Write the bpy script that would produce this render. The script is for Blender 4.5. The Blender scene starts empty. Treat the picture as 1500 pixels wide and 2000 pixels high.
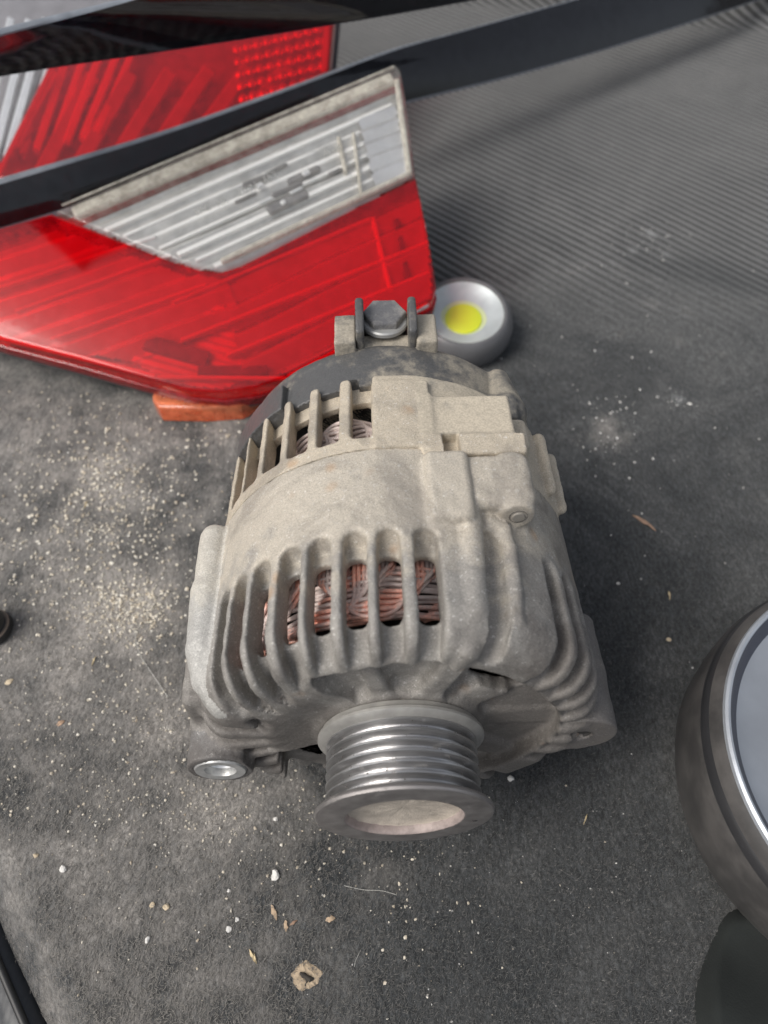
import bpy, math, random
import numpy as np
from mathutils import Vector, Matrix
random.seed(7); rng = np.random.default_rng(7)
C = bpy.context.scene.collection
U = 0.01                                    # all shapes below are written in centimetres

# ------------------------------------------------------------------ camera
FPX = 1428.0                                # focal length in pixels of the 1500x2000 photo
CAM = np.array((0.0, -5.2, 34.0)); PITCH = math.radians(56)
FW = np.array((0, math.cos(PITCH), -math.sin(PITCH))); RT = np.array((1.0, 0, 0)); UP = np.cross(RT, FW)
cd = bpy.data.cameras.new('camera'); cam = bpy.data.objects.new('camera', cd); C.objects.link(cam)
cam.location = CAM*U; cam.rotation_euler = (math.pi/2-PITCH, 0, 0)
cd.sensor_fit = 'VERTICAL'; cd.sensor_height = 36; cd.lens = FPX/2000*36
cd.clip_start = 0.005; cd.clip_end = 50
cd.dof.use_dof = True; cd.dof.focus_distance = 0.275; cd.dof.aperture_fstop = 8.5
bpy.context.scene.camera = cam

# ------------------------------------------------------------------ daylight
SUN_EL = math.radians(50); SUN_AZ = math.radians(-112)      # from the left of the picture
w = bpy.data.worlds.new('World'); bpy.context.scene.world = w; w.use_nodes = True
nt = w.node_tree; bg = nt.nodes['Background']
sky = nt.nodes.new('ShaderNodeTexSky'); sky.sky_type = 'NISHITA'; sky.sun_disc = False
sky.sun_elevation = SUN_EL; sky.sun_rotation = SUN_AZ; sky.air_density = 1.0; sky.dust_density = 4.0; sky.ozone_density = 1.0
hs = nt.nodes.new('ShaderNodeHueSaturation'); hs.inputs['Saturation'].default_value = .38     # thin even cloud
nt.links.new(sky.outputs[0], hs.inputs['Color']); nt.links.new(hs.outputs[0], bg.inputs[0]); bg.inputs[1].default_value = 0.135
sl = bpy.data.lights.new('sun', 'SUN'); sl.energy = 1.65; sl.angle = math.radians(28); sl.color = (1, .955, .89)
so = bpy.data.objects.new('sun', sl); C.objects.link(so)
sd = Vector((math.sin(SUN_AZ)*math.cos(SUN_EL), math.cos(SUN_AZ)*math.cos(SUN_EL), math.sin(SUN_EL)))
so.rotation_euler = sd.to_track_quat('Z', 'Y').to_euler()
vs = bpy.context.scene.view_settings
vs.view_transform = 'Standard'; vs.look = 'None'; vs.gamma = 1; vs.exposure = 0.15

# ------------------------------------------------------------------ helpers
def ray(px, py):
    d = FW + RT*(px-750)/FPX - UP*(py-1000)/FPX
    return d/np.linalg.norm(d)
def at(px, py, z=0.0):
    d = ray(px, py); return CAM + d*(z-CAM[2])/d[2]
class Plane:                                # z = a + b*(y-c) + e*x, points of a sloping face
    def __init__(s, a, b, c, e=0.0):
        s.a, s.b, s.c, s.e = a, b, c, e
        n = np.array((-e, -b, 1.0)); s.n = n/np.linalg.norm(n)
    def at(s, px, py):
        d = ray(px, py)
        t = (s.a+s.b*(CAM[1]-s.c)+s.e*CAM[0]-CAM[2])/(d[2]-s.b*d[1]-s.e*d[0]); return CAM+d*t
def link(name, me, mat=None, parent=None):
    o = bpy.data.objects.new(name, me); C.objects.link(o)
    if mat is not None and not me.materials: me.materials.append(mat)
    if parent is not None: o.parent = parent
    return o
def tag(o, label=None, cat=None, group=None, kind=None):
    if label: o['label'] = label
    if cat: o['category'] = cat
    if group: o['group'] = group
    if kind: o['kind'] = kind
    return o
def thing(name, label, cat, loc=(0, 0, 0), rot=(0, 0, 0), group=None):
    o = bpy.data.objects.new(name, None); C.objects.link(o); o.empty_display_size = .01
    o.location = np.array(loc)*U; o.rotation_euler = rot
    return tag(o, label, cat, group)
def mesh(name, V, F, mat, parent=None, smooth=True, normals=None, split=None):
    me = bpy.data.meshes.new(name)
    V = np.asarray(V, float)*U
    me.from_pydata(V.tolist() if not isinstance(F, np.ndarray) else V, [], F if not isinstance(F, np.ndarray) else F)
    me.update()
    if smooth: me.polygons.foreach_set('use_smooth', [True]*len(me.polygons))
    if normals is not None: me.normals_split_custom_set_from_vertices(normals)
    o = link(name, me, mat, parent)
    if split:
        me.set_sharp_from_angle(angle=math.radians(split))
    return o
class MB:
    """collects polygons in cm"""
    def __init__(s): s.V = []; s.F = []
    def add(s, V, F):
        n = len(s.V); s.V += [tuple(map(float, v)) for v in V]; s.F += [tuple(int(i)+n for i in f) for f in F]; return s
    def box(s, lo, hi, b=0.05, R=None, o=(0, 0, 0)):
        lo = np.array(lo, float); hi = np.array(hi, float); c = (lo+hi)/2; h = (hi-lo)/2; b = min(b, *(h*.9))
        V = []; idx = {}
        for sx in (-1, 1):
            for sy in (-1, 1):
                for sz in (-1, 1):
                    for a in range(3):
                        p = np.array((sx, sy, sz))*h; q = p.copy()
                        for k in range(3):
                            if k != a: q[k] -= b*(1, 1, 1)[k]*np.sign(p[k])
                        idx[(sx, sy, sz, a)] = len(V); V.append(q)
        F = []
        for a in range(3):
            u, v = (a+1) % 3, (a+2) % 3
            for sgn in (-1, 1):
                q = []
                for su, sv in ((-1, -1), (1, -1), (1, 1), (-1, 1)):
                    k = [0]*3; k[a] = sgn; k[u] = su; k[v] = sv; q.append(idx[(*k, a)])
                F.append(q if sgn > 0 else q[::-1])
        for a in range(3):                   # edges along axis a
            u, v = (a+1) % 3, (a+2) % 3
            for su in (-1, 1):
                for sv in (-1, 1):
                    k0 = [0]*3; k1 = [0]*3; k0[a] = -1; k1[a] = 1
                    for k in (k0, k1): k[u] = su; k[v] = sv
                    q = [idx[(*k0, u)], idx[(*k1, u)], idx[(*k1, v)], idx[(*k0, v)]]
                    F.append(q if su*sv < 0 else q[::-1])
        for sx in (-1, 1):
            for sy in (-1, 1):
                for sz in (-1, 1):
                    q = [idx[(sx, sy, sz, a)] for a in range(3)]
                    F.append(q if sx*sy*sz > 0 else q[::-1])
        V = np.array(V)+c
        if R is not None: V = V@np.array(R).T
        return s.add(V+np.array(o), F)
    def lathe(s, prof, n=64, axis='y', o=(0, 0, 0), R=None, close=False):
        """prof: (radius, along-axis) pairs"""
        V = []; F = []; m = len(prof)
        for i in range(n):
            a = 2*math.pi*i/n; ca, sa = math.cos(a), math.sin(a)
            for r, h in prof:
                V.append((r*sa, h, r*ca) if axis == 'y' else (r*ca, r*sa, h))
        for i in range(n):
            j = (i+1) % n
            for k in range(m-1 if not close else m):
                l = (k+1) % m
                F.append((i*m+k, j*m+k, j*m+l, i*m+l))
        V = np.array(V)
        if R is not None: V = V@np.array(R).T
        return s.add(V+np.array(o), F)
    def tube(s, P, r, n=8, cap=True):
        P = np.array(P, float); m = len(P); r = np.broadcast_to(r, (m,))
        T = np.gradient(P, axis=0); T /= np.linalg.norm(T, axis=1)[:, None]+1e-9
        up = np.array((0.3, 0.2, 1.0)); N = np.cross(T, up); N /= np.linalg.norm(N, axis=1)[:, None]+1e-9; B = np.cross(T, N)
        a = np.arange(n)*2*math.pi/n
        V = (P[:, None]+r[:, None, None]*(np.cos(a)[None, :, None]*N[:, None]+np.sin(a)[None, :, None]*B[:, None])).reshape(-1, 3)
        F = [(i*n+k, i*n+(k+1) % n, (i+1)*n+(k+1) % n, (i+1)*n+k) for i in range(m-1) for k in range(n)]
        if cap: F += [tuple(range(n))[::-1], tuple((m-1)*n+k for k in range(n))]
        return s.add(V, F)
    def build(s, name, mat, parent=None, smooth=True, split=35, fix=False):
        o = mesh(name, s.V, s.F, mat, parent, smooth, split=split if smooth else None)
        if fix:
            import bmesh
            bm = bmesh.new(); bm.from_mesh(o.data); bmesh.ops.recalc_face_normals(bm, faces=bm.faces[:]); bm.to_mesh(o.data); bm.free()
        return o
def chaikin(P, it=2, sharp=()):
    """rounds the corners of a closed polygon; indices in sharp stay"""
    P = [np.array(p, float) for p in P]; S = [i in sharp for i in range(len(P))]
    for _ in range(it):
        Q = []; T = []
        n = len(P)
        for i in range(n):
            if S[i]: Q.append(P[i]); T.append(True)
            else:
                a, b = P[i-1], P[(i+1) % n]
                Q += [P[i]*.75+a*.25, P[i]*.75+b*.25]; T += [False, False]
        P, S = Q, T
    return P
def inset(P, n, d):
    """moves a planar closed polygon inward by d (n = plane normal, polygon counter-clockwise about n)"""
    P = np.array(P); m = len(P); out = []
    for i in range(m):
        a, b, c = P[i-1], P[i], P[(i+1) % m]
        e1 = b-a; e2 = c-b; e1 = e1/(np.linalg.norm(e1)+1e-9); e2 = e2/(np.linalg.norm(e2)+1e-9)
        n1 = np.cross(n, e1); n2 = np.cross(n, e2); k = n1+n2; k /= max(np.dot(k, k)/2, .35)
        out.append(b+k*d)
    return np.array(out)
def slab(P, n, depth, bev=0.15, bottom=True, steps=3, taper=0.0):
    """closed outline P pushed down along -n by depth, top edge rounded"""
    P = np.array(P); area = np.zeros(3)
    for i in range(len(P)): area += np.cross(P[i-1], P[i])
    if np.dot(area, n) < 0: P = P[::-1]
    m = len(P); rings = []
    if bottom: rings.append(inset(P, n, taper)-n*depth)
    else: rings.append(inset(P, n, taper)-n*depth)
    for k in range(steps+1):
        a = k/steps*math.pi/2
        rings.append(inset(P, n, bev*(1-math.cos(a)))-n*bev*(1-math.sin(a)))
    V = np.concatenate(rings); F = []
    for r in range(len(rings)-1):
        for i in range(m):
            j = (i+1) % m; F.append((r*m+i, r*m+j, (r+1)*m+j, (r+1)*m+i))
    F.append(tuple(range((len(rings)-1)*m, len(rings)*m)))
    if bottom: F.append(tuple(range(m))[::-1])
    return V, F

# ------------------------------------------------------------------ materials
class NT:
    def __init__(s, name):
        s.m = bpy.data.materials.new(name); s.m.use_nodes = True; s.t = s.m.node_tree; s.b = s.t.nodes['Principled BSDF']; s.out = s.t.nodes['Material Output']
        s.tc = s.t.nodes.new('ShaderNodeTexCoord')
    def n(s, typ, **kw):
        nd = s.t.nodes.new(typ)
        for k, v in kw.items(): setattr(nd, k, v)
        return nd
    def l(s, a, b): s.t.links.new(a, b)
    def noise(s, scale, detail=4, rough=.55, dist=0, coord=None, stretch=None):
        nd = s.n('ShaderNodeTexNoise'); nd.inputs['Scale'].default_value = scale; nd.inputs['Detail'].default_value = detail
        nd.inputs['Roughness'].default_value = rough; nd.inputs['Distortion'].default_value = dist
        c = coord or s.tc.outputs['Object']
        if stretch is not None:
            mp = s.n('ShaderNodeMapping'); s.l(c, mp.inputs[0]); mp.inputs['Scale'].default_value = stretch[0]; mp.inputs['Rotation'].default_value = stretch[1]; c = mp.outputs[0]
        s.l(c, nd.inputs['Vector']); return nd.outputs['Fac']
    def ramp(s, fac, stops, interp='LINEAR'):
        r = s.n('ShaderNodeValToRGB'); r.color_ramp.interpolation = interp
        e = r.color_ramp.elements
        while len(e) < len(stops): e.new(.5)
        for k, (p, c) in zip(e, stops):
            k.position = p; k.color = (c, c, c, 1) if not hasattr(c, '__len__') else (*c, 1)
        s.l(fac, r.inputs[0]); return r.outputs[0]
    def mix(s, fac, a, b, mode='MIX'):
        x = s.n('ShaderNodeMix', data_type='RGBA', blend_type=mode)
        for i, v in ((0, fac), (6, a), (7, b)):
            if isinstance(v, (int, float)): x.inputs[i].default_value = v
            elif hasattr(v, '__len__'): x.inputs[i].default_value = (*v, 1)
            else: s.l(v, x.inputs[i])
        return x.outputs[2]
    def math(s, op, a, b=0.0, c=None, clamp=False):
        x = s.n('ShaderNodeMath', operation=op, use_clamp=clamp)
        for i, v in enumerate((a, b, c)):
            if v is None: continue
            if isinstance(v, (int, float)): x.inputs[i].default_value = v
            else: s.l(v, x.inputs[i])
        return x.outputs[0]
    def sep(s, which='Object'):
        x = s.n('ShaderNodeSeparateXYZ'); s.l(s.tc.outputs[which], x.inputs[0]); return x.outputs
    def range(s, v, a, b, c=0.0, d=1.0):
        x = s.n('ShaderNodeMapRange', interpolation_type='SMOOTHSTEP'); s.l(v, x.inputs[0])
        for i, q in enumerate((a, b, c, d)): x.inputs[i+1].default_value = q
        return x.outputs[0]
    def bump(s, h, strength, dist, prev=None):
        b = s.n('ShaderNodeBump'); b.inputs['Strength'].default_value = strength; b.inputs['Distance'].default_value = dist
        s.l(h, b.inputs['Height'])
        if prev is not None: s.l(prev, b.inputs['Normal'])
        return b.outputs[0]
    def set(s, **kw):
        for k, v in kw.items():
            i = s.b.inputs[k.replace('_', ' ')]
            if isinstance(v, (int, float)): i.default_value = v
            elif hasattr(v, '__len__'): i.default_value = (*v, 1) if len(v) == 3 and i.type == 'RGBA' else v
            else: s.l(v, i)
        return s.m
def simple(name, col, rough=.5, metal=0.0, bumpsc=None, bumpst=.2, var=.15, vsc=60, **kw):
    M = NT(name)
    nz = M.noise(vsc, 5)
    c = M.mix(M.ramp(nz, [(.3, 0), (.7, 1)]), tuple(x*(1-var) for x in col), tuple(min(1, x*(1+var)) for x in col))
    M.set(Base_Color=c, Roughness=rough, Metallic=metal, **kw)
    if bumpsc: M.set(Normal=M.bump(M.noise(bumpsc, 4), bumpst, .0006))
    return M.m

def cast_material(name, grey, dust, dustamt=.5, rust=True, grease_darken=True):
    M = NT(name); o = M.sep(); nrm = M.n('ShaderNodeNewGeometry')
    big = M.noise(28, 5, .6); mid = M.noise(110, 5, .65); fine = M.noise(2100, 3, .7); med = M.noise(420, 4, .7)
    f = M.math('ADD', M.math('MULTIPLY', big, .85), M.math('MULTIPLY', mid, .65))
    # road dust lies on the upper flank (around the top of the drum)
    h = M.range(o['Z'], -.01, .075)
    f = M.math('ADD', f, M.math('MULTIPLY', h, .35))
    y = M.range(o['Y'], .03, .085)
    f = M.math('ADD', f, M.math('MULTIPLY', M.math('SUBTRACT', y, .5), .55))
    fac = M.range(f, 1.25-dustamt*.55, 1.55-dustamt*.55)
    c = M.mix(fac, grey, dust)
    # coarse sand-cast sparkle
    sp = M.ramp(fine, [(.35, .74), (.5, 1.0), (.68, 1.22)])
    c = M.mix(1.0, c, sp, 'MULTIPLY')
    c = M.mix(M.math('MULTIPLY', M.range(M.noise(700, 2, .8), .62, .70), .6), c, (.72, .70, .66))       # metal glints painted as pale specks
    st = M.noise(16, 6, .7, 1.0); c = M.mix(M.math('MULTIPLY', M.range(st, .50, .66), .48), c, (.17, .155, .14))      # darker blotches at random
    c = M.mix(M.range(med, .56, .72), c, M.mix(.5, c, tuple(min(1, x*1.7) for x in grey)))
    if grease_darken:  # grease at the front, and darker towards the right and the bottom
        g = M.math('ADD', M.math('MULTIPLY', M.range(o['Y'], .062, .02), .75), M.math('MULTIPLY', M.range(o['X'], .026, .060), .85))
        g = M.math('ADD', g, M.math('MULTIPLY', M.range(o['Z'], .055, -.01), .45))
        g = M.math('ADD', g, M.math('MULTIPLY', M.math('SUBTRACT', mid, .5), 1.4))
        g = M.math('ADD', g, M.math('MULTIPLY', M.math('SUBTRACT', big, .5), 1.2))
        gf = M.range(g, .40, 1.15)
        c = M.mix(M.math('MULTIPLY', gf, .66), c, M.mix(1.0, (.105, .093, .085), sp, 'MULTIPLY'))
    if rust:
        vn = M.n('ShaderNodeTexVoronoi'); vn.inputs['Scale'].default_value = 75; M.l(M.tc.outputs['Object'], vn.inputs['Vector'])
        r = M.math('MULTIPLY', M.range(vn.outputs['Distance'], .30, .12), M.range(M.noise(35, 2), .56, .66))
        c = M.mix(M.math('MULTIPLY', r, .45), c, (.42, .24, .11))
    n1 = M.bump(fine, .45, .00025); n2 = M.bump(med, .5, .0005, n1); n3 = M.bump(mid, .3, .0012, n2)
    return M.set(Base_Color=c, Roughness=.62, Metallic=.12, Normal=n3, Specular_IOR_Level=.45)
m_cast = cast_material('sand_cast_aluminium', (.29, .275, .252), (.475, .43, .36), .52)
m_cast_rear = cast_material('dusty_cast_aluminium', (.30, .28, .25), (.49, .43, .34), .78, rust=True, grease_darken=False)
m_tube = cast_material('bare_cast_tube', (.42, .41, .385), (.52, .49, .43), .6, rust=False, grease_darken=False)
m_lug = cast_material('worn_cast_lug', (.21, .205, .20), (.36, .33, .285), .3, rust=False)

def plastic_dusty(name, col, dust, amt):
    M = NT(name); big = M.noise(45, 6, .65); mid = M.noise(260, 4, .7); fine = M.noise(1400, 2)
    o = M.sep()
    f = M.math('ADD', M.math('ADD', M.math('MULTIPLY', big, .7), M.math('MULTIPLY', mid, .3)), M.math('MULTIPLY', M.range(o['X'], -.05, .05), .15))
    fac = M.range(f, .62-amt*.25, .82-amt*.25)
    c = M.mix(M.math('MULTIPLY', fac, .85), col, dust)
    c = M.mix(1.0, c, M.ramp(fine, [(.35, .85), (.65, 1.12)]), 'MULTIPLY')
    return M.set(Base_Color=c, Roughness=M.range(fac, 0, 1, .42, .85), Normal=M.bump(M.math('ADD', mid, fine), .25, .0003))
m_cover = plastic_dusty('dusty_black_plastic', (.085, .085, .085), (.34, .305, .245), .35)
m_term = plastic_dusty('very_dusty_plastic', (.13, .125, .115), (.42, .375, .30), .75)
m_nut = plastic_dusty('grey_nut', (.13, .13, .135), (.36, .34, .31), .5)

def steel(name, base, rough):
    M = NT(name); st = M.noise(900, 4, .6, stretch=((.12, 3.0, .12), (0, 0, 0))); g = M.noise(160, 5, .7); f = M.noise(1800, 3, .7)
    c = M.mix(M.ramp(st, [(.3, 0), (.7, 1)]), tuple(x*.75 for x in base), tuple(x*1.25 for x in base))
    sp = M.range(g, .60, .70)
    c = M.mix(M.math('MULTIPLY', sp, .65), c, (.16, .145, .13))
    return M.set(Base_Color=c, Metallic=M.range(g, .58, .70, .85, .2), Roughness=M.math('ADD', M.math('MULTIPLY', g, .25), rough), Normal=M.bump(M.math('ADD', f, g), .35, .0002))
m_steel = steel('machined_steel', (.46, .455, .455), .20)
m_steel_dull = steel('dull_oxidised_steel', (.34, .32, .31), .42)
m_bore = simple('dusty_bore', (.46, .405, .34), .9, 0, 1500, .6, .25, 130)
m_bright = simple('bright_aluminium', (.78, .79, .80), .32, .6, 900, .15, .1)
m_dark_in = simple('dark_inside', (.035, .033, .032), .8)
m_lam = simple('stator_steel', (.12, .10, .09), .6, .5, 900, .3, .2)
def copper():
    M = NT('lacquered_copper'); g = M.noise(85, 4, .6); f = M.noise(900, 3)
    c = M.mix(M.range(g, .40, .60), (.55, .43, .40), (.98, .50, .38))
    c = M.mix(1, c, M.ramp(f, [(.3, .75), (.7, 1.2)]), 'MULTIPLY')
    return M.set(Base_Color=c, Roughness=.36, Metallic=.0, Coat_Weight=.3, Coat_Roughness=.25)
m_copper = copper()
def copper2():
    M = NT('grey_lacquered_wire'); g = M.noise(200, 4, .6)
    return M.set(Base_Color=M.mix(M.range(g, .35, .65), (.55, .46, .43), (.72, .60, .55)), Roughness=.4, Coat_Weight=.2)
m_copper_grey = copper2()

# ------------------------------------------------------------------ signed-distance shapes meshed by surface nets
f32 = np.float32
def smin(a, b, k):
    h = np.clip(.5+.5*(b-a)/k, 0, 1); return b*(1-h)+a*h-k*h*(1-h)
def smax(a, b, k): return -smin(-a, -b, k)
def sstep(x, a, b):
    t = np.clip((x-a)/(b-a), 0, 1); return t*t*(3-2*t)
def sbox(P, lo, hi, r=.1):
    c = [(a+b)/2 for a, b in zip(lo, hi)]; h = [(b-a)/2-r for a, b in zip(lo, hi)]
    q = [np.abs(P[:, i]-c[i])-h[i] for i in range(3)]
    out = np.sqrt(sum(np.maximum(v, 0)**2 for v in q))
    return out+np.minimum(np.maximum(np.maximum(q[0], q[1]), q[2]), 0)-r
def scyl_y(P, x, z, r, y0, y1, rd=.1):
    d = np.hypot(P[:, 0]-x, P[:, 2]-z)-r+rd; e = np.abs(P[:, 1]-(y0+y1)/2)-(y1-y0)/2+rd
    return np.minimum(np.maximum(d, e), 0)+np.sqrt(np.maximum(d, 0)**2+np.maximum(e, 0)**2)-rd
def scaps(P, a, b, ra, rb=None):
    a = np.array(a, f32); b = np.array(b, f32); rb = ra if rb is None else rb
    ab = b-a; t = np.clip(((P-a)@ab)/(ab@ab), 0, 1); return np.linalg.norm(P-a-t[:, None]*ab, axis=1)-(ra+(rb-ra)*t)
def nets(f, lo, hi, h):
    lo = np.array(lo, float); n = [int(math.ceil((b-a)/h/4))*4+1 for a, b in zip(lo, hi)]
    K = 4; cn = [(k-1)//K for k in n]
    ax = [lo[i]+(np.arange(cn[i])+.5)*h*K for i in range(3)]
    G = np.stack(np.meshgrid(*ax, indexing='ij'), -1).reshape(-1, 3).astype(f32)
    def ev(P):
        return np.concatenate([f(P[i:i+250000]) for i in range(0, len(P), 250000)]) if len(P) else np.zeros(0, f32)
    Fc = ev(G).reshape(cn)
    D = np.ones(n, f32)
    D[:-1, :-1, :-1] = np.repeat(np.repeat(np.repeat(Fc, K, 0), K, 1), K, 2)
    keep = np.abs(Fc) < h*K*1.25
    need = np.zeros(n, bool)
    ii = np.argwhere(keep)*K
    for a in range(K+1):
        for b in range(K+1):
            for c in range(K+1): need[ii[:, 0]+a, ii[:, 1]+b, ii[:, 2]+c] = True
    idx = np.argwhere(need)
    D[need] = ev((lo+idx*h).astype(f32))
    S = D < 0
    corners = [(a, b, c) for a in (0, 1) for b in (0, 1) for c in (0, 1)]
    cnt = sum(S[a:n[0]-1+a, b:n[1]-1+b, c:n[2]-1+c].astype(np.int8) for a, b, c in corners)
    act = np.argwhere((cnt > 0) & (cnt < 8)); vid = -np.ones([k-1 for k in n], np.int32); vid[tuple(act.T)] = np.arange(len(act))
    val = {c: D[act[:, 0]+c[0], act[:, 1]+c[1], act[:, 2]+c[2]] for c in corners}
    acc = np.zeros((len(act), 3)); num = np.zeros(len(act))
    for c in corners:
        for a in range(3):
            if c[a] == 0:
                d = list(c); d[a] = 1; va, vb = val[c], val[tuple(d)]
                m = (va < 0) != (vb < 0); t = np.where(m, va/np.where(m, va-vb, 1), 0)
                p = np.array(c, float)[None].repeat(len(act), 0); p[:, a] += t
                acc += p*m[:, None]; num += m
    V = lo+(act+acc/num[:, None])*h
    Q = []
    for a in range(3):
        u, v = (a+1) % 3, (a+2) % 3
        sl0 = [slice(1, n[i]-1) for i in range(3)]; sl0[a] = slice(0, n[a]-1)
        sl1 = list(sl0); sl1[a] = slice(1, n[a])
        s0 = S[tuple(sl0)]; s1 = S[tuple(sl1)]
        e = np.argwhere(s0 != s1); off = np.array([1, 1, 1]); off[a] = 0; flip = s0[tuple(e.T)]; e = e+off
        def vv(du, dv):
            q = e.copy(); q[:, u] -= du; q[:, v] -= dv; return vid[tuple(q.T)]
        q = np.stack([vv(1, 1), vv(0, 1), vv(0, 0), vv(1, 0)], 1)
        q[~flip] = q[~flip][:, ::-1]; Q.append(q)
    Q = np.concatenate(Q)
    for it in range(2):
        P = V.astype(f32); e = h*.35; ks = np.array([(1, -1, -1), (-1, -1, 1), (-1, 1, -1), (1, 1, 1)], f32)
        vals = [ev(P+k*e) for k in ks]; g = sum(k[None]*v_[:, None] for k, v_ in zip(ks, vals))/(4*e)
        gl = np.linalg.norm(g, axis=1)+1e-6
        if it == 0:
            fv = ev(P); stp = np.clip(fv/gl, -h*.5, h*.5); V = V-stp[:, None]*g/gl[:, None]
    return V, Q, g/gl[:, None]
def split_mesh(V, Q, N, lab, names):
    """one object per label; names: label -> (name, material, parent)"""
    out = {}
    for k in np.unique(lab):
        q = Q[lab == k]; u, inv = np.unique(q, return_inverse=True)
        nm, mt, par = names(k)
        out[k] = mesh(nm, V[u], inv.reshape(-1, 4), mt, par, True, N[u])
    return out

# ------------------------------------------------------------------ the alternator
TILT = math.radians(4); YAW = math.radians(1.8)
Yv = np.array((-math.sin(YAW)*math.cos(TILT), math.cos(YAW)*math.cos(TILT), -math.sin(TILT)))
Xv = np.array((math.cos(YAW), math.sin(YAW), 0)); Zv = np.cross(Xv, Yv)
alt = thing('alternator', 'dusty cast aluminium car alternator with grooved pulley, lying on the dark carpet', 'alternator', (.69, 0, 7.9))
alt.rotation_euler = Matrix(np.stack([Xv, Yv, Zv], 1).tolist()).to_euler()

FINP = 9.8
POCK = np.array([-150, -140, -130.5, -121, -111, -101.5, -91.7, -81.5, -61.5, -51.5, -41.8, -31.2, -21.9, -12.1, -2.8, 7.2, 46.5, 56.5, 66.5, 76.5, 86.5, 96.5, 106.5, 116.5, 140, 150], f32)
WIND = np.array([-51.5, -41.8, -31.2, -21.9, -12.1, -2.8, 7.2, 46.5], f32)
TUBE = -69.5
SLOT = np.array([-160, -140, -120, -100, -86, -74.5, -63.5, -52.8, -41.6, -31, -20.2, -9.3, 62, 74, 86, 98, 110, 125, 145], f32)
def near(th, A):
    i = np.clip(np.searchsorted(A, th), 1, len(A)-1); lo = A[i-1]; hi = A[i]
    return np.where(np.abs(th-lo) < np.abs(th-hi), th-lo, th-hi)
def slot_lat(x, z, th, A, r0, lean):
    """distance from the middle plane of the nearest slot; slots of the upper left lean towards the vertical"""
    i = np.clip(np.searchsorted(A, th), 1, len(A)-1)
    def one(k):
        t = np.radians(A[k]); ph = np.where((A[k] < 22) & (A[k] > -66), t*lean, t)
        l = (x-r0*np.sin(t))*np.cos(ph)-(z-r0*np.cos(t))*np.sin(ph)
        return np.abs(l)+np.where(x*np.sin(t)+z*np.cos(t) < 0, 9, 0)
    return np.minimum(one(i-1), one(i))
def wob(P, a=.012):
    x, y, z = P[:, 0], P[:, 1], P[:, 2]
    return a*(np.sin(x*3.1+1.7*np.sin(y*2.3))*np.sin(y*2.7+z*1.9)+.6*np.sin(x*7.3+z*5.1)*np.sin(y*6.7-z*4.3)+.35*np.sin(x*15+y*13)*np.sin(z*17-y*9)+.30*np.sin(x*27+2*np.sin(y*11))*np.sin(y*25+z*23)+.22*np.sin(x*41-z*37)*np.sin(y*43+x*13))
def prof(r, y, R, y0, y1, c):
    q0 = r-(R-c); q1 = (y0+c)-y
    d = np.hypot(np.maximum(q0, 0), np.maximum(q1, 0))+np.minimum(np.maximum(q0, q1), 0)-c
    return np.maximum(d, y-y1)
def base_d(P):
    r = np.hypot(P[:, 0], P[:, 2]); y = P[:, 1]
    Rr = 7.15-.02*(y-7)
    return prof(r, y, Rr, 2.78, 10.35, 1.35), r
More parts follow.
